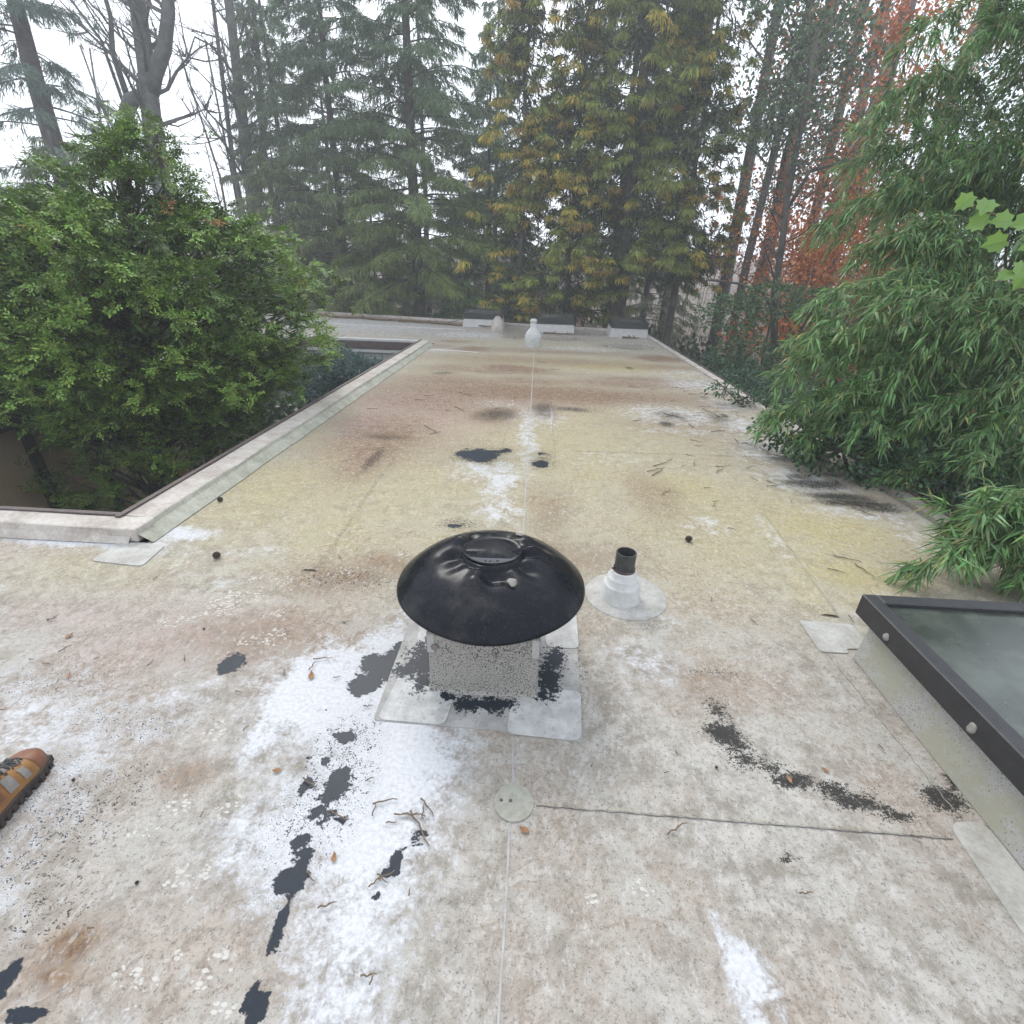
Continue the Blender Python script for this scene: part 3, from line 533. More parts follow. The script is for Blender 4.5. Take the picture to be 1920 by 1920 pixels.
# ------------------------------------------------------------------ mushroom vent
VC = (-.15, 1.848)
vent = thing('roof_vent', 'black dented mushroom vent cap on a square speckled curb', 'roof vent', (VC[0], VC[1], 0))
bx0, bx1, by0, by1 = -.395, .07, 1.615, 2.08
patch([(-.60, 2.30), (.285, 2.30), (.265, 1.392), (-.10, 1.425), (-.60, 1.435)], .0007, .0035, 'vent_skirt', .02, 'flashing_skirt', parent=vent)
def corner_patch(poly, zz=.0075, r=.035): return patch(poly, .0037, zz, 'vent_patch', r, 'corner_patch', parent=vent)
corner_patch([(-.585, 1.438), (-.30, 1.432), (-.285, 1.60), (-.398, 1.612), (-.40, 1.70), (-.55, 1.70)])
corner_patch([(-.045, 1.41), (.258, 1.398), (.275, 1.66), (.075, 1.66), (.072, 1.612), (-.035, 1.60)])
corner_patch([(.12, 2.27), (.29, 2.28), (.285, 1.94), (.12, 1.94)])
corner_patch([(-.58, 2.26), (-.42, 2.26), (-.40, 1.86), (-.52, 1.90)])
# curb: slightly bulging wrapped box with top collar
def wrapped_box(x0, x1, y0, y1, z0, z1, flare=.012):
    o = MB(); V = []
    for z, e in ((z0, flare), (z0+.012, .003), (z1, 0)):
        V += [(x0-e, y0-e, z), (x1+e, y0-e, z), (x1+e, y1+e, z), (x0-e, y1+e, z)]
    F = [(8, 9, 10, 11)]
    for j in range(2):
        for i in range(4): F.append((j*4+i, j*4+(i+1) % 4, j*4+4+(i+1) % 4, j*4+4+i))
    return o.add(V, F)
wrapped_box(bx0, bx1, by0, by1, .004, .24).build('curb', M['curb_speck'], vent, bevel=.006)
MB().box(bx0-.006, bx1+.006, by0-.006, by1+.006, .238, .33).build('curb_collar', M['curb_speck'], vent, bevel=.005)
for px, w_ in ((bx0+.012, .03), (bx1-.012, .03)):
    MB().box(px-w_/2, px+w_/2, by0-.0085, by0-.0062, .23, .325).build('corner_strip', M['patch_worn'], vent)
_f = MB().lathe([(.0, 0), (.016, 0), (.014, .003)], (0, 0), 14).build('fastener', M['edge_wood'], vent); _f.data.transform(Matrix.Translation((bx0+.028, by0-.012, .262)) @ Matrix.Rotation(radians(90), 4, 'X'))
MB().lathe([(.165, .32), (.165, .50)], VC, 32).build('throat', M['frame'], vent, smooth=True)
# cap
def cap_z(r):
    R_ = [0, .10, .128, .136, .150, .20, .25, .30, .35, .395, .412]
    Z_ = [.595, .597, .598, .583, .586, .582, .566, .542, .510, .466, .448]
    return float(np.interp(r, R_, Z_))
NA = 144; rr = [.0001, .03, .06, .09, .115, .128, .132, .136, .14, .148, .16, .175, .19, .205, .22, .24, .26, .28, .30, .32, .34, .36, .38, .395, .405, .412, .4155, .412, .402]
V = []; F = []
for j, r_ in enumerate(rr):
    for i in range(NA):
        a = 2*pi*i/NA; z = cap_z(min(r_, .412))
        if j == len(rr)-3: z -= .007
        if j == len(rr)-2: z -= .015
        if j == len(rr)-1: z -= .010
        x, y = r_*cos(a), r_*sin(a)
        if .13 < r_ < .42:
            e = math.exp(-((r_-.185)/.05)**2)
            z += e*(.016*sin(3*a+.8)+.010*sin(7*a+2.)+.005*sin(13*a))                   # crumpled shoulder
            z -= .030*math.exp(-((x+.0)/.085)**2-((y+.175)/.035)**2)                     # trough in front of the disc
            z -= .026*math.exp(-((x-.165)/.06)**2-((y-.0)/.018)**2)                      # fold to the right
            z += .020*math.exp(-((x-.17)/.06)**2-((y-.045)/.03)**2)
            z -= .024*math.exp(-((x+.17)/.03)**2-((y+.01)/.03)**2)
            z += .018*math.exp(-((x-.13)/.07)**2-((y-.13)/.03)**2)
            z += .004*sin(5*a)*math.exp(-((r_-.4)/.03)**2)
        V.append((VC[0]+x, VC[1]+y, z))
for j in range(len(rr)-1):
    for i in range(NA):
        k = (i+1) % NA; F.append((j*NA+i, (j+1)*NA+i, (j+1)*NA+k, j*NA+k))
cap = mesh_obj('cap', V, F, M['cap'], vent, True)
# top disc, sunk at the front into a flat pocket that carries the lettering
V = []; F = []; rd = [.0001, .03, .06, .085, .105, .118, .124, .1265, .124, .12]
for j, r_ in enumerate(rd):
    for i in range(72):
        a = 2*pi*i/72; x, y = r_*cos(a), r_*sin(a)*.92
        z = .602+.010*(1-(r_/.125)**2) + .004*sin(2*a+.6)*(r_/.12)
        if r_ > .122: z += .004
        if j == len(rd)-2: z -= .006
        if j == len(rd)-1: z -= .016
        fold = .5-.5*math.tanh((y+.055+.022*(x/.12))/.008)
        z -= .016*fold*(r_ < .1245)
        z -= .012*math.exp(-((x-.125)/.02)**2-((y+.005)/.016)**2)+.010*math.exp(-((x+.10)/.02)**2-((y+.075)/.018)**2)
        V.append((VC[0]+x, VC[1]+.005+y, z))
for j in range(len(rd)-1):
    for i in range(72):
        k = (i+1) % 72; F.append((j*72+i, (j+1)*72+i, (j+1)*72+k, j*72+k))
disc = mesh_obj('top_disc', V, F, M['cap'], cap, True); disc.matrix_parent_inverse = Matrix.Identity(4)
ring = MB(); ring.tube([(VC[0]+.1275*cos(a), VC[1]+.005+.118*sin(a), .603+.004*sin(2*a+.6)) for a in np.linspace(radians(150), radians(392), 40)], .0035, 6)
o = ring.build('disc_rim', M['cap'], None, True); o.parent = cap
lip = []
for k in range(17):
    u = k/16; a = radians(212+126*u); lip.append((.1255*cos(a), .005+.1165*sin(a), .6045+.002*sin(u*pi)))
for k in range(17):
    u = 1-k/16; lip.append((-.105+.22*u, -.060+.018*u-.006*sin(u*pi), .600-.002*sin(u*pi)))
t_ = NT('sky_sheen_lip'); t_.set(t_.mix(t_.noise(60, 3), (.05,.052,.06), (.09,.092,.105)), .4, spec=.3)  # paler grey than the cap: sky reflection on the lip put into its colour
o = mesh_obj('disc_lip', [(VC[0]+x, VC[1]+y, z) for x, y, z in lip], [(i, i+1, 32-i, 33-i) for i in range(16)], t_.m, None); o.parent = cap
fc = bpy.data.curves.new('lettering', 'FONT'); fc.body = 'SAIR'; fc.size = .030; fc.extrude = .0012; fc.align_x = 'CENTER'; fc.space_character = 1.15
fo = bpy.data.objects.new('lettering_src', fc); COL.objects.link(fo)
bpy.context.view_layer.update()
me = bpy.data.meshes.new_from_object(fo.evaluated_get(bpy.context.evaluated_depsgraph_get()))
bpy.data.objects.remove(fo)
t_ = NT('raised_letters'); t_.set((.006,.006,.008), .6); me.materials.clear(); me.materials.append(t_.m)
lo = bpy.data.objects.new('lettering', me); link(lo, cap); lo.location = (VC[0]+.008, VC[1]-.1015, .6045); lo.rotation_euler = (radians(12), 0, radians(3))
lo.rotation_euler = (radians(-4), 0, radians(4))
def lump(name, c, r, mat, parent, seed=0, flat=.45, nrm=None):
    bm = bmesh.new(); bmesh.ops.create_icosphere(bm, subdivisions=2, radius=r)
    r_ = np.random.default_rng(seed)
    for v in bm.verts:
        k = 1+.13*sin(v.co.x/r*3+seed)+.12*sin(v.co.y/r*4+seed*2)+r_.uniform(-.06, .06)
        v.co *= k; v.co.z *= flat
    q = (nrm or Vector((0, 0, 1))).to_track_quat('Z', 'Y').to_matrix()
    for v in bm.verts: v.co = q @ v.co + Vector(c)
    me = bpy.data.meshes.new(name); bm.to_mesh(me); bm.free(); me.materials.append(mat)
    me.polygons.foreach_set('use_smooth', [True]*len(me.polygons))
    o = bpy.data.objects.new(name, me); link(o, parent); return fix(parent, o)
for i, (a, r_) in enumerate(((-63, .22), (143, .235), (62, .235))):
    x, y = VC[0]+r_*cos(radians(a)), VC[1]+r_*sin(radians(a))
    lump('sealant_dab', (x, y, cap_z(r_)+.002), .021 if i == 0 else .019, M['sealant'], cap, i+3, .3, Vector((cos(radians(a))*.35, sin(radians(a))*.35, 1)))

# ------------------------------------------------------------------ plumbing vent beside it
pv = thing('plumbing_vent', 'black pipe rising from a stepped white boot beside the mushroom vent', 'vent pipe', (.575, 2.42, 0))
MB().lathe([(.235, .001), (.232, .006), (.13, .008), (.05, .010)], (.59, 2.43), 56).build('flange', M['patch'], pv, True)
pc = (.556, 2.415)
MB().lathe([(.118, .008), (.108, .03), (.104, .095), (.098, .104), (.090, .106), (.088, .14), (.083, .147), (.078, .149), (.074, .178), (.066, .186), (.058, .187)], pc, 40).build('boot', M['boot_white'], pv, True)
MB().lathe([(.0605, .178), (.062, .184), (.062, .198), (.0605, .204)], pc, 32).build('clamp', M['edge_metal'], pv, True)
MB().lathe([(.056, .12), (.056, .302), (.054, .304), (.050, .303), (.049, .15), (.0001, .149)], pc, 32).build('pipe', M['pipe'], pv, False)
lump('clamp_screw', (pc[0]-.066, pc[1]-.012, .2), .009, M['edge_metal'], pv, 1, .8)


# ------------------------------------------------------------------ skylights
def skylight(name, label, x0, x1, y0, y1, zc, zt, curbm, group, tilt=0.0, blobs=False, fw=.055, inset=0.0):
    t = thing(name, label, 'skylight', ((x0+x1)/2, (y0+y1)/2, 0), group)
    e = .03
    V = [(x0-e+inset, y0-e+inset, .003), (x1+e-inset, y0-e+inset, .003), (x1+e-inset, y1+e-inset, .003), (x0-e+inset, y1+e-inset, .003), (x0+inset*.7, y0+inset*.7, zc), (x1-inset*.7, y0+inset*.7, zc), (x1-inset*.7, y1-inset*.7, zc+tilt), (x0+inset*.7, y1-inset*.7, zc+tilt)]
    mesh_obj('curb', V, [(0,1,5,4),(1,2,6,5),(2,3,7,6),(3,0,4,7)], curbm, t)
    a = .012
    for nm, bx in (('frame_rail', (x0-a, x0+fw, y0-a, y1+a)), ('frame_rail', (x1-fw, x1+a, y0-a, y1+a)), ('frame_rail', (x0+fw+.001, x1-fw-.001, y0-a, y0+fw)), ('frame_rail', (x0+fw+.001, x1-fw-.001, y1-fw, y1+a))):
        X0, X1, Y0, Y1 = bx
        f = lambda y: tilt*(y-y0)/(y1-y0)
        mesh_obj(nm, [(X0,Y0,zc+.002+f(Y0)),(X1,Y0,zc+.002+f(Y0)),(X1,Y1,zc+.002+f(Y1)),(X0,Y1,zc+.002+f(Y1)),(X0,Y0,zt+f(Y0)),(X1,Y0,zt+f(Y0)),(X1,Y1,zt+f(Y1)),(X0,Y1,zt+f(Y1))],
                 [(3,2,1,0),(4,5,6,7),(0,1,5,4),(1,2,6,5),(2,3,7,6),(3,0,4,7)], M['frame'], t).modifiers.new('bevel', 'BEVEL').width = .004
    f = lambda y: tilt*(y-y0)/(y1-y0)
    mesh_obj('glass', [(x0+fw-.004,y0+fw-.004,zt-.022+f(y0)),(x1-fw+.004,y0+fw-.004,zt-.022+f(y0)),(x1-fw+.004,y1-fw+.004,zt-.022+f(y1)),(x0+fw-.004,y1-fw+.004,zt-.022+f(y1))], [(0,1,2,3)], M['glass'], t)
    return t
sk = skylight('skylight', 'large dark framed skylight with dusty glass at the right beside the vent', 1.625, 2.95, .45, 2.035, .243, .355, M['curb_yellow'], 'skylights', inset=.065)
for i, yy in enumerate((1.82, 1.33)):
    lump('sealant_dab', (1.612, yy, .285), .020, M['sealant'], sk, 20+i, .35, Vector((-1, 0, .2)))
skylight('skylight', 'small far skylight at the right-hand back corner of the roof', 2.12, 3.15, 15.35, 16.2, .24, .42, M['white_trim'], 'skylights', .06)
skylight('skylight', 'far skylight with a white curb in the middle of the back edge', -.05, 1.05, 15.8, 16.7, .24, .42, M['white_trim'], 'skylights', .06)
skylight('skylight', 'far skylight left of the white conical pipe covers on the back edge', -2.35, -1.15, 16.5, 17.4, .24, .42, M['white_trim'], 'skylights', .06)
# white bottle-shaped vent and grey cone behind it
bv = thing('bottle_vent', 'white bottle-shaped pipe cover standing far back on the roof', 'vent pipe', (-.12, 12.7, 0))
MB().lathe([(.19, .002), (.185, .05), (.20, .14), (.195, .25), (.155, .34), (.10, .40), (.078, .43), (.072, .58), (.0, .585)], (-.12, 12.7), 28).build('body', M['boot_white'], bv, True)
MB().lathe([(.085, .56), (.088, .60), (.06, .63), (.0, .635)], (-.12, 12.7), 20).build('lid', M['white_trim'], bv, True)
cv = thing('cone_vent', 'grey conical pipe cover by the back edge of the roof', 'vent pipe', (-1.22, 15.8, 0))
MB().lathe([(.22, .002), (.215, .03), (.19, .16), (.14, .30), (.085, .37), (.07, .40), (.0, .405)], (-1.22, 15.8), 24).build('body', M['parapet'], cv, True)
MB().lathe([(.045, .39), (.045, .44), (.038, .44), (.0, .435)], (-1.22, 15.8), 16).build('pipe', M['edge_metal'], cv, True)

# ------------------------------------------------------------------ boot at the left edge
bt = thing('hiking_boot', 'tan and brown lace-up hiking boot with a lugged dark sole at the left edge', 'boot', (-1.70, .83, 0))
bt.rotation_euler = (0, 0, radians(12)); bt.scale = (1.12, 1.12, 1.12)
def leather(name, a, b): return mottled(name, a, b, 25, .55, .3, dist=.002)
M['lea1'] = leather('toe_leather', (.13,.052,.028), (.20,.085,.045)); M['lea2'] = leather('tan_leather', (.20,.095,.028), (.29,.145,.05))
M['lea3'] = leather('grey_mesh', (.17,.155,.14), (.27,.25,.235)); M['sole'] = mottled('rubber_sole', (.025,.018,.016), (.06,.045,.04), 30, .8, .2)
M['lace'] = mottled('laces', (.01,.01,.01), (.10,.095,.09), 120, .8, .3)
def foot_outline(y):       # half widths left/right of centre line for y along the foot (0 heel .. .31 toe)
    t = y/.31
    wl_ = np.interp(t, [0, .06, .2, .45, .7, .85, .94, 1], [.012, .030, .036, .036, .046, .044, .032, .004])
    wr_ = np.interp(t, [0, .06, .2, .45, .7, .85, .94, 1], [.012, .030, .036, .040, .055, .050, .034, .004])
    return float(wl_), float(wr_)
YS = [0, .01, .025, .05, .08, .11, .14, .17, .2, .225, .25, .27, .285, .297, .305, .31]
def child(o, p): o.parent = p; o.matrix_parent_inverse = Matrix.Identity(4); return o
poly = [(foot_outline(y)[1]+.006, y) for y in YS]+[(-foot_outline(y)[0]-.006, y) for y in YS[::-1]]
child(MB().prism(poly, .012, .036).build('sole', M['sole'], None, bevel=.004), bt)
for s in (-1, 1):
    for y in np.arange(.02, .30, .024):
        wl_, wr_ = foot_outline(y+.006); xx = (wr_+.0085) if s > 0 else -(wl_+.0085)
        child(MB().box(min(xx, xx-s*.03), max(xx, xx-s*.03), y, y+.014, .0, .024).build('lug', M['sole'], None), bt)
top = lambda y: float(np.interp(y, [0, .03, .08, .12, .16, .2, .24, .27, .29, .305, .31], [.125, .14, .145, .135, .118, .102, .088, .078, .068, .052, .04]))
def upper(y0, y1, grow, k0, k1, name, mat, ny=12, nk=14):
    V = []; F = []
    for i in range(ny+1):
        y = y0+(y1-y0)*i/ny; wl_, wr_ = foot_outline(y); h = top(y)
        for k in range(nk+1):
            a = pi*(k0+(k1-k0)*k/nk); c_, s_ = cos(a), sin(a)
            xw = (wr_ if c_ > 0 else wl_)+grow
            V.append((xw*math.copysign(abs(c_)**.65, c_), y, .034+(h-.034+grow)*s_**.8 if s_ > 1e-6 else .034))
    for i in range(ny):
        for k in range(nk):
            F.append((i*(nk+1)+k, i*(nk+1)+k+1, (i+1)*(nk+1)+k+1, (i+1)*(nk+1)+k))
    o = mesh_obj(name, V, F, mat, None, True); return child(o, bt)
upper(.0, .3095, 0, 0, 1, 'upper', M['lea2'], 26, 24)
upper(.235, .3092, .0018, 0, 1, 'toe_cap', M['lea1'], 14, 20)
upper(.0, .07, .0018, 0, 1, 'heel_counter', M['lea1'], 8, 16)
for k0, k1 in ((.06, .3), (.7, .94)):
    upper(.135, .165, .0022, k0, k1, 'side_panel', M['lea3'], 4, 5); upper(.185, .205, .0022, k0, k1*.98, 'side_panel', M['lea3'], 4, 5)
    upper(.07, .12, .002, k0, k1, 'side_panel', M['lea1'], 5, 5)
upper(.06, .225, .003, .40, .60, 'tongue', M['lea3'], 10, 5)
for i, y in enumerate(np.arange(.10, .225, .022)):
    for s in (-1, 1):
        h = top(y)+.006; pts = [(s*.024, y-.004, h-.012), (s*.012, y+.004, h), (0, y+.010, h+.003), (-s*.012, y+.016, h), (-s*.024, y+.02, h-.013)]
        child(MB().tube(pts, .0032, 5).build('lace', M['lace'], None, True), bt)
        child(MB().lathe([(.0, .003), (.005, .003), (.006, 0)], (s*.0255, y), 8).build('eyelet', M['sole'], None), bt).location.z = h-.014
child(MB().tube([(.0, .215, top(.21)+.008), (.02, .225, top(.22)+.010), (.032, .21, top(.21)-.008), (.022, .195, top(.2)+.004), (0, .21, top(.21)+.009)], .003, 5).build('lace_bow', M['lace'], None, True), bt)
child(MB().tube([(0, .0, .13), (.03, .03, .146), (.036, .07, .15), (.028, .1, .146), (0, .11, .143), (-.028, .1, .146), (-.036, .07, .15), (-.03, .03, .146), (0, 0, .13)], .009, 7).build('collar', M['lea3'], None, True), bt)

# ------------------------------------------------------------------ litter on the roof
TW=[('t',-2.42,1.93,0.053,1.16),('t',-2.42,1.92,0.043,0.25),('l',-2.23,1.81,0.041,-0.22),('t',-2.17,1.72,0.053,1.19),('t',-2.26,1.64,0.021,0.09),('t',-2.17,1.62,0.038,-0.03),('l',-2.01,1.56,0.024,0.56),('t',-1.71,1.66,0.032,1.28),('t',-1.58,1.71,0.044,2.16),('t',-1.09,1.35,0.03,1.29),('t',-1.22,1.53,0.031,-0.21),('t',-2.16,2.33,0.041,1.32),('t',-1.08,1.66,0.037,1.9),('l',-0.95,1.65,0.049,0.34),('t',-0.94,1.76,0.088,0.22),('t',-0.97,1.71,0.046,1.39),('t',-1.19,2.66,0.059,-0.81),('s',-1.62,1.92,0.02,0.09),('t',-1.2,1.94,0.04,-0.5),('t',-2.11,1.36,0.02,0.36),('t',-1.97,1.67,0.02,0.78),('t',-0.64,1.5,0.041,0.08),('t',-0.92,2.04,0.02,0.23),('t',-0.83,1.65,0.033,0.47),('l',-0.88,1.18,0.034,1.8),('t',-0.53,0.77,0.05,0.32),('t',-0.53,1.17,0.032,0.49),('t',-0.45,1.09,0.084,0.3),('t',-0.48,1.06,0.045,1.61),('t',-0.41,1.02,0.035,0.13),('t',-0.34,1.05,0.083,-0.01),('t',-0.31,1.01,0.142,-0.9),('t',-0.3,1.08,0.08,-0.81),('t',-0.31,1.07,0.055,1.61),('t',-0.59,1.03,0.072,-0.39),('l',-0.56,0.9,0.032,0.24),('t',-0.41,0.84,0.042,0.81),('t',-0.38,0.86,0.051,0.6),('t',-0.39,0.85,0.043,-0.51),('t',-0.35,0.61,0.021,1.41),('t',-1.16,0.67,0.02,0.07),('s',-1.12,0.79,0.02,1.06),('s',-1.58,1.09,0.029,-0.59),('t',-0.61,0.84,0.037,-0.6),('t',-0.38,1.05,0.055,0.07),('t',-1.05,1.0,0.02,1.61),('t',-0.36,0.62,0.035,0.13),('t',-0.3,0.82,0.021,1.61),('t',-0.74,1.14,0.069,-0.47),('l',0.04,1.03,0.038,1.25),('t',0.56,1.07,0.088,0.52),('t',0.91,0.9,0.043,0.07),('t',0.57,1.28,0.021,0.25),('t',0.63,1.37,0.024,-1.49),('l',1.19,1.34,0.032,1.05),('l',1.03,1.29,0.033,0.08),('t',1.47,1.46,0.03,-1.45),('t',1.57,1.18,0.021,0.07),('t',1.37,1.1,0.03,-0.36),('s',0.77,1.32,0.02,0.08),('t',0.29,1.29,0.02,1.04),('t',1.63,4.77,0.148,1.3),('t',1.83,4.6,0.173,0.91),('t',2.17,4.73,0.137,0.61),('t',1.57,4.13,0.066,0.13),('t',1.52,3.77,0.094,0.96),('t',2.22,4.33,0.125,-1.14),('t',2.2,4.26,0.151,0.31),('t',1.52,3.35,0.06,-0.52),('t',2.2,2.85,0.164,-1.36),('t',2.73,3.78,0.195,-0.84),('t',1.18,4.0,0.181,0.99),('t',1.19,4.52,0.204,0.57),('t',2.33,5.58,0.16,-1.55),('t',2.24,5.96,0.209,0.4),('t',2.43,6.84,0.45,-1.3),('t',1.86,6.58,0.331,-0.84),('t',1.26,2.23,0.049,-1.05),('t',1.09,2.43,0.051,1.23),('t',2.6,5.59,0.247,-1.28),('t',2.62,5.12,0.132,-0.46),('t',2.63,4.61,0.155,-1.02),('t',2.45,4.46,0.128,-1.19),('t',2.53,5.3,0.198,-1.4),('t',2.86,4.39,0.079,-0.42),('t',2.6,4.31,0.111,-0.4),('t',1.82,2.31,0.067,-1.6),('t',-1.17,5.48,0.346,-0.91),('t',-1.6,6.86,0.153,0.18),('t',-1.03,7.31,0.284,-0.7),('t',-0.98,6.44,0.272,-0.92),('t',-2.1,6.28,0.14,0.32),('t',1.31,4.73,0.326,0.77),('t',-1.1,5.36,0.158,0.9),('t',-1.11,6.34,0.086,0.17),('t',1.21,4.48,0.264,0.97),('t',1.86,6.62,0.259,0.63)]
def twig_mesh(k, L, rad):
    r_ = random.Random(k*17+1); n = 5
    pts = [((-.5+i/n)*L, r_.uniform(-.06, .06)*L*(0 < i < n), r_.uniform(0, .004)) for i in range(n+1)]
    m = MB(); m.tube(pts, [rad*(1-.5*i/n) for i in range(n+1)], 5)
    if r_.random() < .45:
        p = pts[2]; m.tube([p, (p[0]+.25*L, p[1]+.14*L*r_.choice((-1, 1)), .004)], [rad*.6, rad*.3], 4)
    me = bpy.data.meshes.new('twig'); me.from_pydata(m.v, [], m.f); me.update(); me.materials.append(M['twig']); return me
TWM = {}
def get_twig(k, L):
    key = (k % 5, round(L, 2)); 
    if key not in TWM: TWM[key] = twig_mesh(key[0]+int(L*100), max(L, .02), max(.0016, min(.005, .0022+L*.012)))
    return TWM[key]
lv = MB(); lv.add([(0,-.5,.02),(.22,-.25,.10),(.26,.05,.12),(.14,.33,.1),(0,.5,.3),(-.14,.33,.1),(-.26,.05,.12),(-.22,-.25,.10),(0,0,.0)], [(8,i,(i+1) % 8) for i in range(8)])
leaf_me = bpy.data.meshes.new('fallen_leaf'); leaf_me.from_pydata(lv.v, [], lv.f); leaf_me.update(); leaf_me.materials.append(M['dryleaf'])
def seed_mesh():
    bm = bmesh.new(); bmesh.ops.create_icosphere(bm, subdivisions=2, radius=.5)
    for f in list(bm.faces):
        if random.random() < .6:
            c = f.calc_center_median(); r = bmesh.ops.poke(bm, faces=[f]); r['verts'][0].co = c*1.45
    me = bpy.data.meshes.new('seed_ball'); bm.to_mesh(me); bm.free(); me.materials.append(M['seedball']); return me
seed_me = seed_mesh()
def place(name, me, x, y, z, rz, s=1.0, label='', cat='', group=''):
    o = bpy.data.objects.new(name, me); link(o); o.location = (x, y, z); o.rotation_euler = (0, 0, rz); o.scale = (s,)*3
    return tag(o, label, cat, group)
for i, (k, x, y, L, a) in enumerate(TW):
    if -.42 < x < .1 and 1.58 < y < 2.1: continue
    if k == 't': place('twig', get_twig(i, L), x, y, .009, a, 1, 'thin brown twig lying on the stained pale roof', 'twig', 'twigs littering the roof')
    elif k == 'l': place('fallen_leaf', leaf_me, x, y, .005, a, max(L, .03), 'small curled brown leaf lying on the stained roof', 'leaf', 'dry leaves littering the roof')
    else: place('seed_scale', seed_me, x, y, .006, a, .009, 'tiny dark seed lying on the roof coating', 'seed', 'seeds littering the roof')
r_ = np.random.default_rng(31)
for i in range(46):                                           # smaller bits towards the middle and under the bamboo
    if i < 34: x, y = r_.uniform(1.5, 3.0), r_.uniform(3.6, 8.5)
    else: x, y = r_.uniform(-2.2, 2.6), r_.uniform(2.6, 11)
    place('twig', get_twig(i, float(round(r_.uniform(.06, .2), 2))), x, y, .008, r_.uniform(-.6, .6)+(1.57 if r_.random() < .2 else 0), 1, 'thin brown twig lying on the stained pale roof', 'twig', 'twigs littering the roof')
for x, y, s, lb in ((-1.95, 2.585, .038, 'dark spiky seed ball nearest the corner patch by the courtyard kerb'), (-2.40, 3.38, .034, 'dark spiky seed ball lying against the courtyard kerb'), (1.14, 3.13, .04, 'dark spiky seed ball lying behind the pipe vent on the right')):
    place('seed_ball', seed_me, x, y, .5*s*1.1, 1, s, lb, 'seed ball', 'spiky seed balls')
def branch(name, pts, r0, label):
    m = MB(); n = len(pts); m.tube(pts, [r0*(1-.6*i/(n-1)) for i in range(n)], 6)
    for i in range(1, n-1):
        p = Vector(pts[i]); m.tube([p, p+Vector((random.uniform(-.1, .4), random.choice((-1, 1))*random.uniform(.08, .25), .05))], [r0*.45, r0*.2], 4)
    o = m.build(name, M['twig']); tag(o, label, 'branch', 'branches along the far roof edge'); return o
branch('fallen_branch', [(-8+i*.5, 17.95-.1*i+.06*sin(i*1.7), .05+.02*sin(i*2.1)) for i in range(14)], .05, 'long brown fallen branch lying along the far left roof edge')
branch('fallen_branch', [(-4.6+i*.45, 17.2-.12*i+.05*sin(i*2.3), .05+.02*sin(i)) for i in range(8)], .045, 'brown fallen branch in front of the left far skylight')
branch('fallen_branch', [(.15+i*.25, 15.45-.03*i+.04*sin(i*2.), .03) for i in range(5)], .03, 'dark stick lying before the middle far skylight')
branch('fallen_branch', [(2.4+i*.12, 15.0, .04) for i in range(5)], .035, 'dark stick lying before the corner skylight')
# ------------------------------------------------------------------ vegetation helpers (numpy)
LEAF_GAIN = 1.75
def nrm(a): return a/np.maximum(np.linalg.norm(a, axis=-1, keepdims=True), 1e-9)
def perp(D, r_):
    return nrm(np.cross(D, nrm(r_.normal(size=D.shape))))
def blades(P, D, L, W, r_, mid=.4, droop=0.0, S=None):
    """diamond blades, 2 triangles each -> V (4n,3), T (2n,3)"""
    n = len(P); D = nrm(D); L = np.broadcast_to(L, (n,))[:, None]; W = np.broadcast_to(W, (n,))[:, None]
    if S is None: S = perp(D, r_)
    m = P+D*L*mid; tip = P+D*L; tip = tip+np.array([0, 0, -1.])*L*droop
    V = np.stack([P, m+S*W*.5, tip, m-S*W*.5], 1).reshape(-1, 3)
    b = np.arange(n)[:, None]*4
    T = np.concatenate([b+[0, 1, 2], b+[0, 2, 3]], 0)
    return V, T
def ovals(P, D, L, W, r_, S=None):
    n = len(P); D = nrm(D); L = np.broadcast_to(L, (n,))[:, None]; W = np.broadcast_to(W, (n,))[:, None]
    if S is None: S = perp(D, r_)
    N = np.cross(D, S)
    V = np.stack([P, P+D*L*.3+S*W*.46+N*W*.1, P+D*L*.7+S*W*.38+N*W*.1, P+D*L, P+D*L*.7-S*W*.38+N*W*.1, P+D*L*.3-S*W*.46+N*W*.1], 1).reshape(-1, 3)
    b = np.arange(n)[:, None]*6
    T = np.concatenate([b+[0, 1, 5], b+[1, 2, 5], b+[2, 4, 5], b+[2, 3, 4]], 0)
    return V, T
def vcol(base, n_per, tip=None, tipmask=None):
    """base (n,3) leaf colours -> vertex colours; tip colour on the given vertex slots"""
    C = np.repeat(base[:, None, :], n_per, 1)
    if tip is not None:
        for k in tipmask: C[:, k, :] = tip
    return C.reshape(-1, 3)
def shade(c, n, r_, var=.25, hue=.08):
    k = r_.uniform(1-var, 1+var, (n, 1)); h = r_.normal(0, hue, (n, 3))
    return np.clip(np.array(c)[None]*k*(1+h)*LEAF_GAIN, .004, 1)
def merge(parts):
    V = []; T = []; C = []; o = 0
    for v, t, c in parts:
        V.append(v); T.append(t+o); C.append(c); o += len(v)
    return np.concatenate(V), np.concatenate(T), np.concatenate(C)
def gz(x, y): return float(ground_z(np.array([float(x)]), np.array([float(y)]))[0])
def bez(p0, p1, p2, n):
    t = np.linspace(0, 1, n)[:, None]; p0, p1, p2 = map(np.array, (p0, p1, p2))
    return p0*(1-t)**2+p1*2*t*(1-t)+p2*t*t

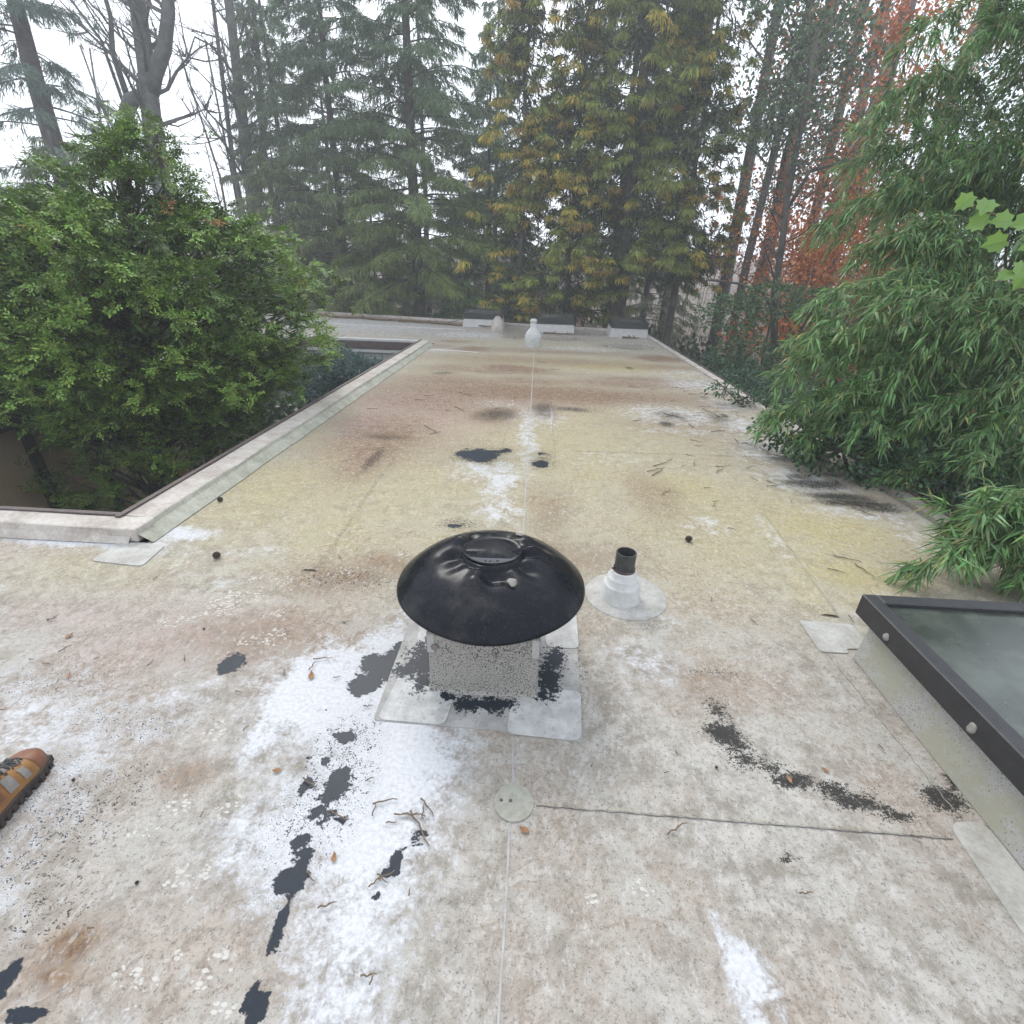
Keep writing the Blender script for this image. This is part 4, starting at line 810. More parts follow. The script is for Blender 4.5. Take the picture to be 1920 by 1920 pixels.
# --- drooping conifer
def conifer(name, label, x, y, top, length, seed, col=(.045,.066,.034), tipc=None, z0=-1.2, lean=(0, 0), dens=1.0, step=.31, group=None, strand=(.16, .42), low_col=None, gap=0.0, trunk_r=.2, droop=.5, W=.030):
    r_ = np.random.default_rng(seed); b = gz(x, y)
    t = thing(name, label, 'tree', (x, y, b), group)
    H = top-b
    axis = lambda z: np.array([x+lean[0]*(z-b)/H, y+lean[1]*(z-b)/H, z])
    zs = np.linspace(b-.2, top, 14)
    m = MB(); m.tube([axis(z)+np.array([r_.normal(0, .02), r_.normal(0, .02), 0]) for z in zs], [max(.02, trunk_r*(1-.85*(z-b)/H)) for z in zs], 10)
    m.build('trunk', M['bark'], t, True)
    limbs = MB(); parts = []
    z = z0; az = r_.uniform(0, 6)
    while z < top-.3:
        f = (z-z0)/(top-z0); Lmax = length*(1-f)**.75*(.55+.45*min(1, f*5+.35))
        for k in range(r_.integers(4, 6)):
            az += 2.4+r_.normal(0, .3)
            if r_.random() < gap: continue
            L = Lmax*r_.uniform(.6, 1.12)+.25
            p0 = axis(z+r_.uniform(-.2, .2)); d = np.array([cos(az), sin(az), 0]); up = r_.uniform(-.12, .28)+.30*f
            p1 = p0+d*L*.55+np.array([0, 0, up*L*.8]); p2 = p0+d*L+np.array([0, 0, (up-.30)*L*droop*1.4])
            n = max(4, int(L/.35)); B = bez(p0, p1, p2, n)
            limbs.tube(B, [max(.006, .045*(L/4)*(1-i/n)) for i in range(n)], 4, False)
            ns = int(L/.040*dens)
            tt = r_.uniform(.14, 1, ns)**.8; base = np.stack([np.interp(tt, np.linspace(0, 1, n), B[:, c]) for c in range(3)], 1)
            side = np.array([-d[1], d[0], 0]); sg = r_.choice([-1, 1], ns)[:, None]
            sl = r_.uniform(.15, .75, ns)[:, None]*np.sqrt(np.clip(1.1-tt, .1, 1))[:, None]*min(1, L/2.2)
            sd = nrm(side*sg*r_.uniform(.5, 1, (ns, 1))+d*r_.uniform(.35, .9, (ns, 1))+r_.normal(0, .12, (ns, 3)))
            q = 7
            u = np.linspace(.1, 1, q)[None, :, None]
            P = base[:, None]+sd[:, None]*sl[:, None]*u-np.array([0, 0, 1.])*(sl[:, None]*.35*u*u)
            P = P.reshape(-1, 3)+r_.normal(0, .02, (ns*q, 3))
            D = np.repeat(sd, q, 0)*.55+r_.normal(0, .28, (len(P), 3)); D[:, 2] -= r_.uniform(.35, 1.1, len(P))
            Ls = r_.uniform(*strand, len(P)); V, T = blades(P, D, Ls, W*r_.uniform(.7, 1.3, len(P)), r_)
            cc = np.array(col) if low_col is None else np.array(low_col)*(1-min(1, f*2.6))+np.array(col)*min(1, f*2.6)
            bt_ = r_.uniform(.95, 1.7)
            C = shade(cc*bt_, len(P), r_, .3, .06)
            tc = C*1.35 if tipc is None else C*.5+np.array(tipc)*.5
            parts.append((V, T, vcol(C, 4, tc, (2,))))
        z += step*r_.uniform(.75, 1.2)
    if limbs.v: limbs.build('limbs', M['bark'], t)
    V, T, C = merge(parts); fast_obj('crown', V, T, M['needle'], t, C)
    return t

# --- cedar with hanging tufts and golden tips
def cedar(name, label, x, y, top, radius, seed, gold=.6, z0=-.6, tufts=170, group=None, side=None, trunk_r=.24):
    r_ = np.random.default_rng(seed); b = gz(x, y); H = top-b
    t = thing(name, label, 'tree', (x, y, b), group)
    zs = np.linspace(b-.2, top-.3, 14)
    MB().tube([(x+r_.normal(0, .02), y+r_.normal(0, .02), z) for z in zs], [max(.02, trunk_r*(1-.85*(z-b)/H)) for z in zs], 10).build('trunk', M['bark'], t, True)
    limbs = MB(); parts = []
    for k in range(int(tufts*.62)):
        f = r_.random()**1.15; z = z0+(top-z0)*f
        R_ = radius*(1-f)**.7*(.6+.4*min(1, f*6+.3))*r_.uniform(.5, 1.25)+.2; az = r_.uniform(0, 2*pi)
        d = np.array([cos(az), sin(az), 0]); p0 = np.array([x, y, z+.25*R_]); p2 = np.array([x, y, z])+d*R_
        limbs.tube(bez(p0, (p0+p2)/2-np.array([0, 0, .18*R_]), p2, 5), [.03, .025, .02, .014, .008], 4, False)
        isg = r_.random() < gold*(1.0 if (side is None or d@np.array(side) > -.2) else .25)
        csz = r_.uniform(.7, 1.5)
        for j in range(int(r_.integers(3, 7)*csz)):
            c = p2+r_.normal(0, 1, 3)*np.array([.26, .26, .34])*csz-d*abs(r_.normal(0, .25))
            n = r_.integers(64, 92); tg = r_.uniform(.7, 1.3)
            out = nrm(d*.55+r_.normal(0, .7, (n, 3))); out[:, 2] = np.abs(out[:, 2])*.45
            L1 = r_.uniform(.06, .20, n)[:, None]; P1 = c+out*L1
            D2 = out*.38+np.array([0, 0, -1.])*r_.uniform(.35, 1.0, (n, 1))+r_.normal(0, .2, (n, 3))
            g0 = shade((.085,.110,.030), n, r_, .35, .06)*tg
            g1 = shade((.42,.31,.065), n, r_, .3, .08) if isg else shade((.19,.21,.05), n, r_, .3, .08)
            if isg and r_.random() < .2: g1 = shade((.27,.15,.04), n, r_, .3, .08)
            mixk = r_.uniform(.35, 1, (n, 1)); g1 = (g0*(1-mixk)+g1*mixk)*tg
            V, T = blades(np.broadcast_to(c, (n, 3))+r_.normal(0, .02, (n, 3)), out, L1[:, 0]*1.2, .03, r_)
            parts.append((V, T, vcol(g0, 4)))
            V, T = blades(P1, D2, r_.uniform(.10, .30, n), .029, r_, .55)
            parts.append((V, T, vcol(g0*.6+g1*.4, 4, g1, (2, 1, 3))))
        # inner dark green sprays
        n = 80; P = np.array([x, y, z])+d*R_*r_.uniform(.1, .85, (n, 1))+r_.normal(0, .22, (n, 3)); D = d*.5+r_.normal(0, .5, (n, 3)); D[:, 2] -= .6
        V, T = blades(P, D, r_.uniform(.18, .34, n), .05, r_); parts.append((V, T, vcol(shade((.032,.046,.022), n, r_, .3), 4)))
    limbs.build('limbs', M['bark'], t)
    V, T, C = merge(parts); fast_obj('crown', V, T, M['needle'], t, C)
    return t

# --- bare or leafed deciduous tree
def deciduous(name, label, path, rad, seed, group=None, bark='bark_grey', nlimb=14, limb_len=3.0, start=.35, leaf=None, leaf_n=0, leaf_size=.09, cat='tree', extra=(), zmin=None, levels=2, up=.55, twigs=5, spread=1.0, clump=0):
    r_ = np.random.default_rng(seed); path = [np.array(p, float) for p in path]
    t = thing(name, label, cat, (path[0][0], path[0][1], gz(path[0][0], path[0][1])), group)
    n = len(path); m = MB(); m.tube(path, [rad*(1-.55*i/(n-1)) for i in range(n)], 9)
    for ep, er in extra: m.tube([np.array(p, float) for p in ep], [er*(1-.5*i/(len(ep)-1)) for i in range(len(ep))], 8)
    m.build('trunk', M[bark], t, True)
    P = np.array(path); cum = np.linspace(0, 1, n); lm = MB(); tips = []
    def grow(p, d, L, r, lev):
        k = 4 if lev == 0 else 3
        pts = [p]; q = p; dd = d
        for i in range(k):
            dd = nrm(dd+r_.normal(0, .16, 3)+np.array([0, 0, .10])); q = q+dd*L/k; pts.append(q)
        lm.tube(pts, [r*(1-.75*i/k) for i in range(k+1)], 4 if lev == 0 else 3, False)
        tips.extend(pts[1:])
        if lev < levels:
            for i in range(twigs if lev == 0 else 3):
                a = pts[r_.integers(1, k+1)]
                grow(a, nrm(dd+r_.normal(0, .65, 3)), L*r_.uniform(.3, .6), r*.45, lev+1)
    for i in range(nlimb):
        f = start+(1-start)*(i+r_.random())/nlimb; p = np.array([np.interp(f, cum, P[:, c]) for c in range(3)])
        az = i*2.4+r_.normal(0, .4); d = nrm(np.array([cos(az)*spread, sin(az)*spread, up+r_.normal(0, .2)]))
        grow(p, d, limb_len*(1.1-.6*f)*r_.uniform(.6, 1.2), max(.008, rad*.26*(1.1-.6*f)), 0)
    for ep, er in extra:
        for i in range(5):
            f = .25+.75*r_.random(); E_ = np.array(ep, float); p = np.array([np.interp(f, np.linspace(0, 1, len(E_)), E_[:, c]) for c in range(3)])
            grow(p, nrm(r_.normal(0, 1, 3)*np.array([1, 1, .3])+np.array([0, 0, .5])), limb_len*.6*r_.uniform(.5, 1.1), er*.3, 0)
    lm.build('limbs', M[bark], t)
    if leaf is not None:
        tp = np.array(tips)
        if zmin is not None: tp = tp[tp[:, 2] > zmin]
        if clump: tp = tp[r_.permutation(len(tp))[:max(8, int(len(tp)*clump))]]
        k = r_.integers(0, len(tp), leaf_n); Q_ = tp[k]+r_.normal(0, leaf_size*(2.4 if clump else 1.8), (leaf_n, 3))
        D = r_.normal(0, .7, (leaf_n, 3)); D[:, 2] -= .5
        V, T = ovals(Q_, D, leaf_size*r_.uniform(.6, 1.2, leaf_n), leaf_size*r_.uniform(.4, .65, leaf_n), r_)
        fast_obj('crown', V, T, M['leaf'], t, vcol(shade(leaf, leaf_n, r_, .4, .1), 6))
    return t

# --- broadleaf shrub built from ellipsoid lobes on stems
def shrub(name, label, base, lobes, n_per, size, col, seed, cat='shrub', group=None, kind='oval', trunk_r=.05, bark='bark', wratio=.55, tipcol=None, surf=.55):
    r_ = np.random.default_rng(seed); t = thing(name, label, cat, base, group)
    st = MB(); parts = []
    for (cx, cy, cz, ax, ay, az_) in lobes:
        c = np.array([cx, cy, cz]); st.tube(bez(np.array(base), np.array([base[0]*.5+cx*.5, base[1]*.5+cy*.5, base[2]*.2+cz*.8]), c, 7), [trunk_r*(1-.75*i/6) for i in range(7)], 5, False)
        n = int(n_per*(ax*ay*az_)**(2/3)*4)
        u = nrm(r_.normal(size=(n, 3))); rr_ = r_.uniform(surf, 1.0, (n, 1))**.8
        cl = (np.sin(u[:, :1]*7+cx*3)+np.sin(u[:, 1:2]*8+cy*5)+np.sin(u[:, 2:]*9+cz*7))*.10
        P = c+u*(rr_+cl)*np.array([ax, ay, az_])
        for b_ in range(10):
            k = r_.integers(0, n); st.tube([c, (c+P[k])/2+r_.normal(0, .05, 3), P[k]], [trunk_r*.3, trunk_r*.2, trunk_r*.08], 3, False)
        D = u*.8+r_.normal(0, .5, (n, 3)); D[:, 2] -= .15
        C = shade(col, n, r_, .35, .08)
        if kind == 'oval':
            V, T = ovals(P, D, size*r_.uniform(.6, 1.25, n), size*wratio*r_.uniform(.7, 1.2, n), r_); parts.append((V, T, vcol(C, 6)))
        else:
            V, T = blades(P, D, size*r_.uniform(.6, 1.3, n), size*wratio, r_); parts.append((V, T, vcol(C, 4, C*1.5 if tipcol is None else C*.5+np.array(tipcol)*.5, (2,))))
    st.build('stems', M[bark], t)
    V, T, C = merge(parts); fast_obj('crown', V, T, M['leaf' if kind == 'oval' else 'needle'], t, C)
    return t

# ------------------------------------------------------------------ cypress in the courtyard
def cypress():
    r_ = np.random.default_rng(77); base = (-4.9, 6.9, -3.3)
    t = thing('cypress_bush', 'big bushy green cypress with fan sprays rising out of the courtyard', 'tree', base)
    MB().tube([(-4.9, 6.9, -3.4), (-4.85, 6.85, -1.5), (-4.7, 6.75, .2), (-4.45, 6.6, 1.6), (-4.3, 6.5, 2.9)], [.13, .11, .085, .055, .02], 9).build('trunk', M['bark'], t, True)
    MB().tube([(-4.9, 6.9, -2.2), (-5.5, 6.5, -.9), (-6.0, 6.3, .4), (-6.2, 6.3, 1.6)], [.09, .07, .05, .02], 7).build('trunk', M['bark'], t, True)
    prof_z = [-1.75, -1.45, -1.1, -.6, -.1, .4, .9, 1.35, 1.75, 2.1, 2.5, 3.0]
    prof_r = [.4, 1.0, 1.2, 1.15, 1.5, 2.1, 2.45, 2.35, 1.95, 1.3, .55, .1]
    axx = lambda z: np.interp(z, [-1.8, 0, 1.5, 3.1], [-5.4, -5.3, -5.15, -4.4]); ayy = lambda z: np.interp(z, [-1.8, 0, 3.1], [6.1, 6.5, 6.5])
    pads = []
    for i in range(560):
        z = r_.choice([r_.uniform(-1.6, 2.95), r_.uniform(-.2, 2.2)], p=[.4, .6]); az = r_.uniform(0, 2*pi)
        rad = np.interp(z, prof_z, prof_r)*r_.uniform(.5, 1.04)
        if (z < -.3 and r_.random() < .12) or (sin(az) > .45 and r_.random() < .6): continue
        c = np.array([axx(z)+cos(az)*rad*1.05, ayy(z)+sin(az)*rad*.85, z]); pads.append((c, az, z))
    for i in range(60):
        z = r_.uniform(.1, 1.8); az = -pi/2+r_.uniform(-1.1, 1.1); rad = np.interp(z, prof_z, prof_r)*r_.uniform(.6, .95)
        pads.append((np.array([axx(z)+cos(az)*rad*1.05, ayy(z)+sin(az)*rad*.85, z]), az, z))
    lm = MB(); parts = []
    for c, az, z in pads:
        d = np.array([cos(az), sin(az), 0]); root = np.array([axx(z-.7), ayy(z-.7), max(z-.75, -2.4)])
        lm.tube(bez(root, (root+c)/2+np.array([*r_.normal(0, .12, 2), -.05]), c, 5), [.026, .02, .014, .009, .004], 4, False)
        nf = 8; tilt = r_.uniform(-.15, .35)
        padc = np.array((.050,.092,.020))*r_.uniform(.45, 1.5); 
        if r_.random() < .012: padc = np.array((.07,.065,.026))
        for k in range(nf):
            a2 = az+r_.normal(0, .85); fd = nrm(np.array([cos(a2), sin(a2), tilt+r_.normal(0, .42)])); L = r_.uniform(.14, .36)
            p0 = c+r_.normal(0, .11, 3)*np.array([1, 1, .7])-fd*.1; side = nrm(np.cross(fd, [0, 0, 1.])); upv = np.cross(side, fd)
            ns = 9; u = np.linspace(.15, 1, ns); sg = np.where(np.arange(ns) % 2, 1, -1)[:, None]
            sp0 = p0+fd*(u*L)[:, None]+upv*(.10*L*np.sin(u*3))[:, None]; rollv = nrm(side+upv*r_.normal(0, .5))
            sd = nrm(fd*.75+rollv*sg*r_.uniform(.35, 1., (ns, 1))+upv*r_.normal(.05, .25, (ns, 1)))
            # each spray: a flat lacy feather of small lobes
            nl = 6; ul = np.linspace(.05, 1, nl); lsg = np.where(np.arange(nl) % 2, 1., -1.); sl = r_.uniform(.05, .095, ns)[:, None, None]
            fanside = nrm(np.cross(sd, upv+r_.normal(0, .45, (ns, 3))))
            P = (sp0[:, None]+sd[:, None]*sl*ul[None, :, None]).reshape(-1, 3)
            D = (sd[:, None]*.75+fanside[:, None]*(lsg*(1.05-.75*ul))[None, :, None]).reshape(-1, 3)+r_.normal(0, .16, (ns*nl, 3))
            Nn = np.repeat(nrm(np.cross(fanside, sd)), nl, 0); S = nrm(np.cross(D, Nn)+r_.normal(0, .25, D.shape))
            V, T = blades(P, D, r_.uniform(.032, .060, len(P)), r_.uniform(.016, .025, len(P)), r_, .62, .1, S)
            C = shade(padc, ns, r_, .35, .06)
            if r_.random() < .008: C = shade((.15,.075,.035), ns, r_, .3)
            C = np.repeat(C, nl, 0); tip = np.clip(C*np.array([2.7, 2.2, 1.5]), 0, .5)
            parts.append((V, T, vcol(C, 4, tip, (2,))))
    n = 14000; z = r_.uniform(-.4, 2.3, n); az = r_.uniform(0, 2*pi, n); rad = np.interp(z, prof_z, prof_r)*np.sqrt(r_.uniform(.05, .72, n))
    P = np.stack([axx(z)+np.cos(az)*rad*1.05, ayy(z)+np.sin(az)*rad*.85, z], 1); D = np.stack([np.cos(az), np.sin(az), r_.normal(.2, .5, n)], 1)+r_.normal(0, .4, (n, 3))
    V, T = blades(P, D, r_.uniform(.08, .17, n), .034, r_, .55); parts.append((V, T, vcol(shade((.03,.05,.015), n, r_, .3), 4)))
    lm.build('limbs', M['bark'], t)
    V, T, C = merge(parts); fast_obj('crown', V, T, M['cypress'], t, C)
cypress()
shrub('blue_juniper', 'small blue-green juniper in the far corner of the courtyard', (-3.75, 10.4, -3.3), [(-3.7, 10.3, -.55, .75, .7, .55), (-4.3, 10.2, -.7, .7, .7, .5), (-3.3, 10.6, -.5, .45, .5, .4), (-4.0, 10.3, -.25, .5, .5, .4)], 2600, .11, (.05,.075,.068), 41, kind='blade', wratio=.25)
shrub('leafy_shrub', 'small brownish shrub against the siding at the far end of the courtyard', (-3.0, 11.6, -3.3), [(-3.1, 11.5, -.75, .35, .35, .4), (-3.5, 11.7, -.7, .3, .3, .35)], 900, .08, (.09,.085,.04), 42)
shrub('leafy_shrub', 'dark evergreen shrub filling the shaded floor of the courtyard', (-4.6, 8.6, -3.3), [(-4.2, 8.4, -1.5, 1.1, 1.4, .8), (-5.4, 9.0, -1.3, 1., 1.2, .8), (-3.6, 6.0, -2.2, .8, 1., .5)], 500, .13, (.03,.05,.025), 43)

# ------------------------------------------------------------------ bamboo and broadleaf growth on the right
def bamboo(name, label, bases, tips, seed, leaves=1500, ll=.15, rise=1.3, br=.55):
    r_ = np.random.default_rng(seed); b0 = bases[0]; t = thing(name, label, 'bamboo', (b0[0], b0[1], gz(*b0)), 'bamboo overhanging the right roof edge'); parts = []
    tw = MB()
    for i, tip in enumerate(tips):
        b = np.array([*bases[i % len(bases)], -3.35])+np.array([*r_.normal(0, .2, 2), 0]); tip = np.array(tip, float)
        k1 = np.array([b[0]*.75+tip[0]*.25, b[1]*.75+tip[1]*.25, max(tip[2]+rise, 1.2)+r_.uniform(-.3, .5)]); n = 16; B = bez(b, k1, tip, n)
        MB().tube(B, [.014*(1-.85*j/(n-1))+.001 for j in range(n)], 5, False).build('culm', M['culm'], t, True)
        nb = leaves//30
        tt = r_.uniform(.42, 1., nb)**.85; bp = np.stack([np.interp(tt, np.linspace(0, 1, n), B[:, c]) for c in range(3)], 1)
        tang = nrm(tip-np.array(k1)); bl = br*r_.uniform(.4, 1.15, nb)[:, None]*(1.15-.75*tt[:, None])
        bd = nrm(tang*.5+np.array([-.35, -.15, .1])+r_.normal(0, .6, (nb, 3)))
        q = 5; u = np.linspace(.25, 1, q)[None, :, None]
        G = (bp[:, None]+bd[:, None]*bl[:, None]*u-np.array([0, 0, 1.])*bl[:, None]*.4*u*u).reshape(-1, 3); GD = np.repeat(bd, q, 0)
        for a_, g_ in zip(bp[::2], G.reshape(nb, q, 3)[::2]): tw.tube([a_, g_[2], g_[-1]], [.003, .0022, .001], 3, False)
        m = 6; P = np.repeat(G, m, 0)+r_.normal(0, .015, (len(G)*m, 3)); D = np.repeat(GD, m, 0)*.55+r_.normal(0, .42, (len(P), 3))+np.array([-.18, -.08, -.55])
        L = ll*r_.uniform(.4, 1.3, len(P)); S = nrm(np.cross(nrm(D), np.array([0, 0, 1.])+r_.normal(0, .4, (len(P), 3))))
        V, T = blades(P, D, L, .0165*r_.uniform(.7, 1.25, len(P)), r_, .33, .16, S)
        C = shade((.076,.136,.046), len(P), r_, .45, .10); yl = r_.random(len(P)) < .05; C[yl] = shade((.17,.17,.06), int(yl.sum()), r_, .3); dd = r_.random(len(P)) < .006; C[dd] = shade((.20,.14,.07), int(dd.sum()), r_, .3)
        parts.append((V, T, vcol(C, 4)))
    tw.build('branchlets', M['culm'], t)
    V, T, C = merge(parts); fast_obj('crown', V, T, M['leaf'], t, C)
    return t
bamboo('bamboo', 'wide dense bamboo clump leaning over the middle of the right roof edge', [(5.0, 5.4), (5.6, 6.2), (5.3, 4.7), (6.2, 5.6)],
       [(2.28, 4.7, .55), (2.25, 4.8, .9), (2.35, 4.8, 1.25), (2.5, 5.0, 1.55), (2.6, 4.7, .35), (2.75, 4.6, .75), (2.9, 5.4, 1.9), (3.05, 4.5, .4), (3.2, 4.7, 1.0), (3.35, 4.3, .15), (3.45, 4.5, .7), (3.7, 4.5, 1.5), (3.7, 4.2, .35), (3.95, 4.4, .9), (4.2, 4.3, .2), (4.1, 4.6, 1.8), (3.2, 5.2, 2.0), (2.9, 4.5, .55), (3.4, 4.9, 1.35), (4.4, 4.6, 1.2), (2.6, 4.9, 1.0), (3.0, 4.9, 1.6), (3.9, 4.8, 2.1), (4.5, 4.8, 1.7)], 51, 2500, .12)
bamboo('bamboo', 'tall bamboo reaching into the upper right corner above the orange leaves', [(6.6, 7.2), (7.0, 8.0), (6.4, 6.6)],
       [(3.25, 6.1, 3.7), (3.15, 6.1, 3.2), (3.05, 6.1, 2.7), (2.95, 6.1, 2.25), (3.6, 5.8, 3.6), (4.1, 5.5, 3.4), (4.5, 5.6, 3.9), (3.9, 5.7, 2.7), (3.5, 6.3, 2.3), (4.4, 5.4, 2.6), (4.8, 5.6, 3.1), (3.7, 6.2, 4.2), (4.3, 6.0, 4.5), (4.9, 5.8, 4.4), (5.2, 5.4, 3.6), (4.3, 5.0, 2.2), (4.7, 5.0, 1.9), (3.3, 6.0, 4.4), (3.7, 5.7, 4.9), (2.95, 6.0, 3.0), (4.6, 5.2, 3.5), (3.3, 5.9, 2.5), (5.0, 5.2, 2.4), (4.8, 5.0, 3.6), (5.2, 5.2, 4.3), (4.6, 5.4, 4.9), (4.1, 5.6, 5.3)], 52, 2100, .13, 1.9, .7)
bamboo('bamboo', 'low bamboo tuft drooping onto the roof behind the near skylight', [(4.7, 3.3), (4.9, 2.9)],
       [(2.45, 2.72, .17), (2.55, 2.85, .30), (2.75, 2.75, .25), (2.8, 2.95, .48), (3.0, 2.8, .35), (3.1, 3.0, .55), (3.3, 2.8, .5), (2.9, 2.65, .15), (3.2, 2.7, .3), (2.65, 2.95, .4)], 53, 1000, .15, .9, .4)
shrub('holly_shrub', 'dark glossy broadleaf shrub below the bamboo at the roof edge', (4.2, 5.0, -3.3), [(3.0, 4.75, .22, .5, .45, .35), (3.45, 4.4, .05, .45, .4, .32), (3.85, 4.5, .1, .5, .5, .4), (2.75, 5.1, .35, .4, .4, .3), (4.3, 5.2, .3, .7, .7, .6)], 1600, .06, (.024,.05,.024), 54)
shrub('holly_branch', 'slender broadleaf branch reaching over the roof edge left of the bamboo', (5.2, 7.8, -3.3), [(2.75, 7.4, .22, .24, .2, .11), (3.1, 7.45, .1, .26, .22, .13), (3.45, 7.5, .02, .3, .25, .16), (3.8, 7.55, .0, .3, .3, .2)], 900, .06, (.035,.075,.035), 55, cat='shrub', trunk_r=.03)
def holly_mid():
    shrub('holly_shrub', 'loose green broadleaf shrub beyond the right roof edge before orange leaves', (5.3, 12.2, -3.3), [(4.3, 12, .95, .75, .7, .42), (5.1, 12, 1.25, .8, .7, .42), (6.0, 12, 1.2, .7, .7, .38), (4.5, 11.5, .1, .7, .7, .5), (5.6, 11.4, .0, .7, .7, .55), (4.9, 12.2, -.6, 1., .9, .5), (6.5, 11.6, .6, .7, .7, .5)], 650, .085, (.045,.08,.036), 56)
    shrub('holly_shrub', 'grey-green broadleaf shrub low behind the right roof edge', (4.4, 10.2, -3.3), [(4.1, 10.2, -.3, .55, .6, .45), (4.7, 9.8, -.4, .6, .6, .5), (4.2, 11.4, -.2, .6, .7, .5)], 750, .08, (.04,.072,.044), 57)
holly_mid()
# bright lobed leaves on a sprig near the camera, from a sapling standing just outside the edge
def sprig():
    r_ = np.random.default_rng(61); base = (3.75, 2.2, -3.3); t = thing('sweetgum_sapling', 'bright green lobed-leaf sprig reaching in at the right edge', 'sapling', base)
    m = MB(); m.tube([base, (3.7, 2.25, -.5), (3.5, 2.3, 1.2), (2.9, 2.35, 1.75), (2.3, 2.38, 1.87), (1.95, 2.4, 1.90), (1.68, 2.4, 1.99)], [.03, .026, .02, .012, .008, .006, .003], 6)
    m.tube([(2.3, 2.38, 1.87), (2.05, 2.36, 1.80), (1.95, 2.35, 1.74)], [.006, .004, .002], 5); m.build('trunk', M['twig'], t, True)
    star = []
    for k in range(10):
        a = pi/2+2*pi*k/10*0.86-(.86*2*pi*.5)+.0; rr_ = (1.0, .42)[k % 2]*(1 if k in (4, 6) else .85); star.append((cos(a)*rr_, sin(a)*rr_))
    pts = [(.0, -.30), (.30, -.42), (.42, -.08), (.74, .10), (.52, .32), (.50, .66), (.26, .66), (0, 1.0), (-.26, .66), (-.50, .66), (-.52, .32), (-.74, .10), (-.42, -.08), (-.30, -.42)]
    mt = NT('fresh_leaf'); mt.set(mt.mix(mt.noise(18, 3), (.10,.20,.045), (.18,.29,.08)), .45); tr = mt.t.nodes.new('ShaderNodeBsdfTranslucent'); tr.inputs[0].default_value = (.25,.42,.08,1)
    ms = mt.t.nodes.new('ShaderNodeMixShader'); ms.inputs[0].default_value = .35; mt.t.links.new(mt.bs.outputs[0], ms.inputs[1]); mt.t.links.new(tr.outputs[0], ms.inputs[2]); mt.t.links.new(ms.outputs[0], mt.out.inputs[0])
    for (x, y, z, s) in ((1.66, 2.38, 2.0, .045), (1.72, 2.36, 1.985, .05), (1.76, 2.4, 1.93, .05), (1.82, 2.36, 1.93, .05), (1.86, 2.40, 1.86, .055), (1.90, 2.34, 1.93, .06), (1.95, 2.34, 1.86, .055), (1.93, 2.33, 1.77, .05), (1.98, 2.36, 1.73, .045), (2.02, 2.34, 1.80, .05), (2.05, 2.34, 1.92, .06), (2.15, 2.36, 1.84, .06), (1.89, 2.33, 1.74, .04)):
        rot = Matrix.Rotation(r_.uniform(0, 6.28), 4, 'Z') @ Matrix.Rotation(r_.uniform(-.3, .5), 4, 'X')
        q = Vector((-.5+r_.normal(0, .4), -.9, .55+r_.normal(0, .3))).to_track_quat('Z', 'Y').to_matrix().to_4x4() @ Matrix.Rotation(r_.uniform(1.6, 3.4), 4, 'Z')
        s *= 1.15
        V = [q @ Vector((a*s, b_*s, abs(a)*s*.25-b_*b_*s*.15)) for a, b_ in pts]+[q @ Vector((0, .1*s, -.02*s))]
        n = len(pts); mesh_obj('leaf', [tuple(v+Vector((x, y, z))) for v in V], [(n, i, (i+1) % n) for i in range(n)], mt.m, t)
sprig()
# ------------------------------------------------------------------ trees behind
conifer('spruce', 'tall grey-green conifer with bare dark trunk left of the golden cedars', -4.75, 21.0, 15.5, 3.9, 101, (.046,.066,.036), z0=1.2, low_col=(.075,.095,.026), gap=.1, trunk_r=.27, dens=.78, group='conifers behind the roof')
conifer('spruce', 'feathery conifer between the bare trunks and the tall grey-green one', -7.9, 22.0, 15.0, 3.3, 102, (.046,.064,.038), z0=.2, low_col=(.078,.088,.03), gap=.1, dens=.75, group='conifers behind the roof')
conifer('spruce', 'conifer with a yellow-green lower skirt just behind the far left roof edge', -6.3, 20.6, 4.4, 2.5, 103, (.07,.085,.03), z0=-1.8, low_col=(.09,.10,.025), gap=.15, dens=1., trunk_r=.12, group='conifers behind the roof')
conifer('spruce', 'hazy slim conifer close to the two bare leaning trunks', -10.6, 23.5, 11.5, 2.6, 104, (.055,.07,.042), z0=-.5, low_col=(.075,.08,.038), gap=.2, dens=.7, group='conifers behind the roof')
conifer('spruce', 'low spreading conifer right behind the cypress on the far wing', -9.6, 20.5, 5.2, 2.8, 105, (.062,.075,.033), z0=-1.5, low_col=(.08,.085,.03), gap=.1, dens=.75, trunk_r=.13, group='conifers behind the roof')
conifer('spruce', 'dark conifer filling the gap beside the golden cedars', -2.2, 23.0, 9.0, 2.6, 106, (.04,.06,.038), z0=-.8, gap=.1, dens=.75, trunk_r=.15, group='conifers behind the roof')
conifer('spruce', 'dark green conifer rising behind the golden cedars', 2.9, 22.5, 15.5, 3.2, 107, (.034,.054,.036), z0=1.5, gap=.1, dens=.78, group='conifers behind the roof')
conifer('spruce', 'small fresh green conifer touching the back edge by the cone vent', -2.6, 19.6, 1.6, 1.3, 108, (.05,.08,.035), z0=-2.2, dens=1., trunk_r=.07, strand=(.1, .22), group='conifers behind the roof')
conifer('pine', 'hazy leaning pine at the far left edge of the picture', -15.9, 18.5, 15, 3.2, 109, (.05,.07,.055), z0=3.6, lean=(.55, 0), gap=.55, dens=.6, trunk_r=.42, group='conifers behind the roof')
conifer('pine', 'hazy feathery conifer behind the forked bare tree', -13.6, 28.5, 12.5, 3.0, 111, (.055,.072,.05), z0=0, gap=.35, dens=.5, W=.045, group='conifers behind the roof')
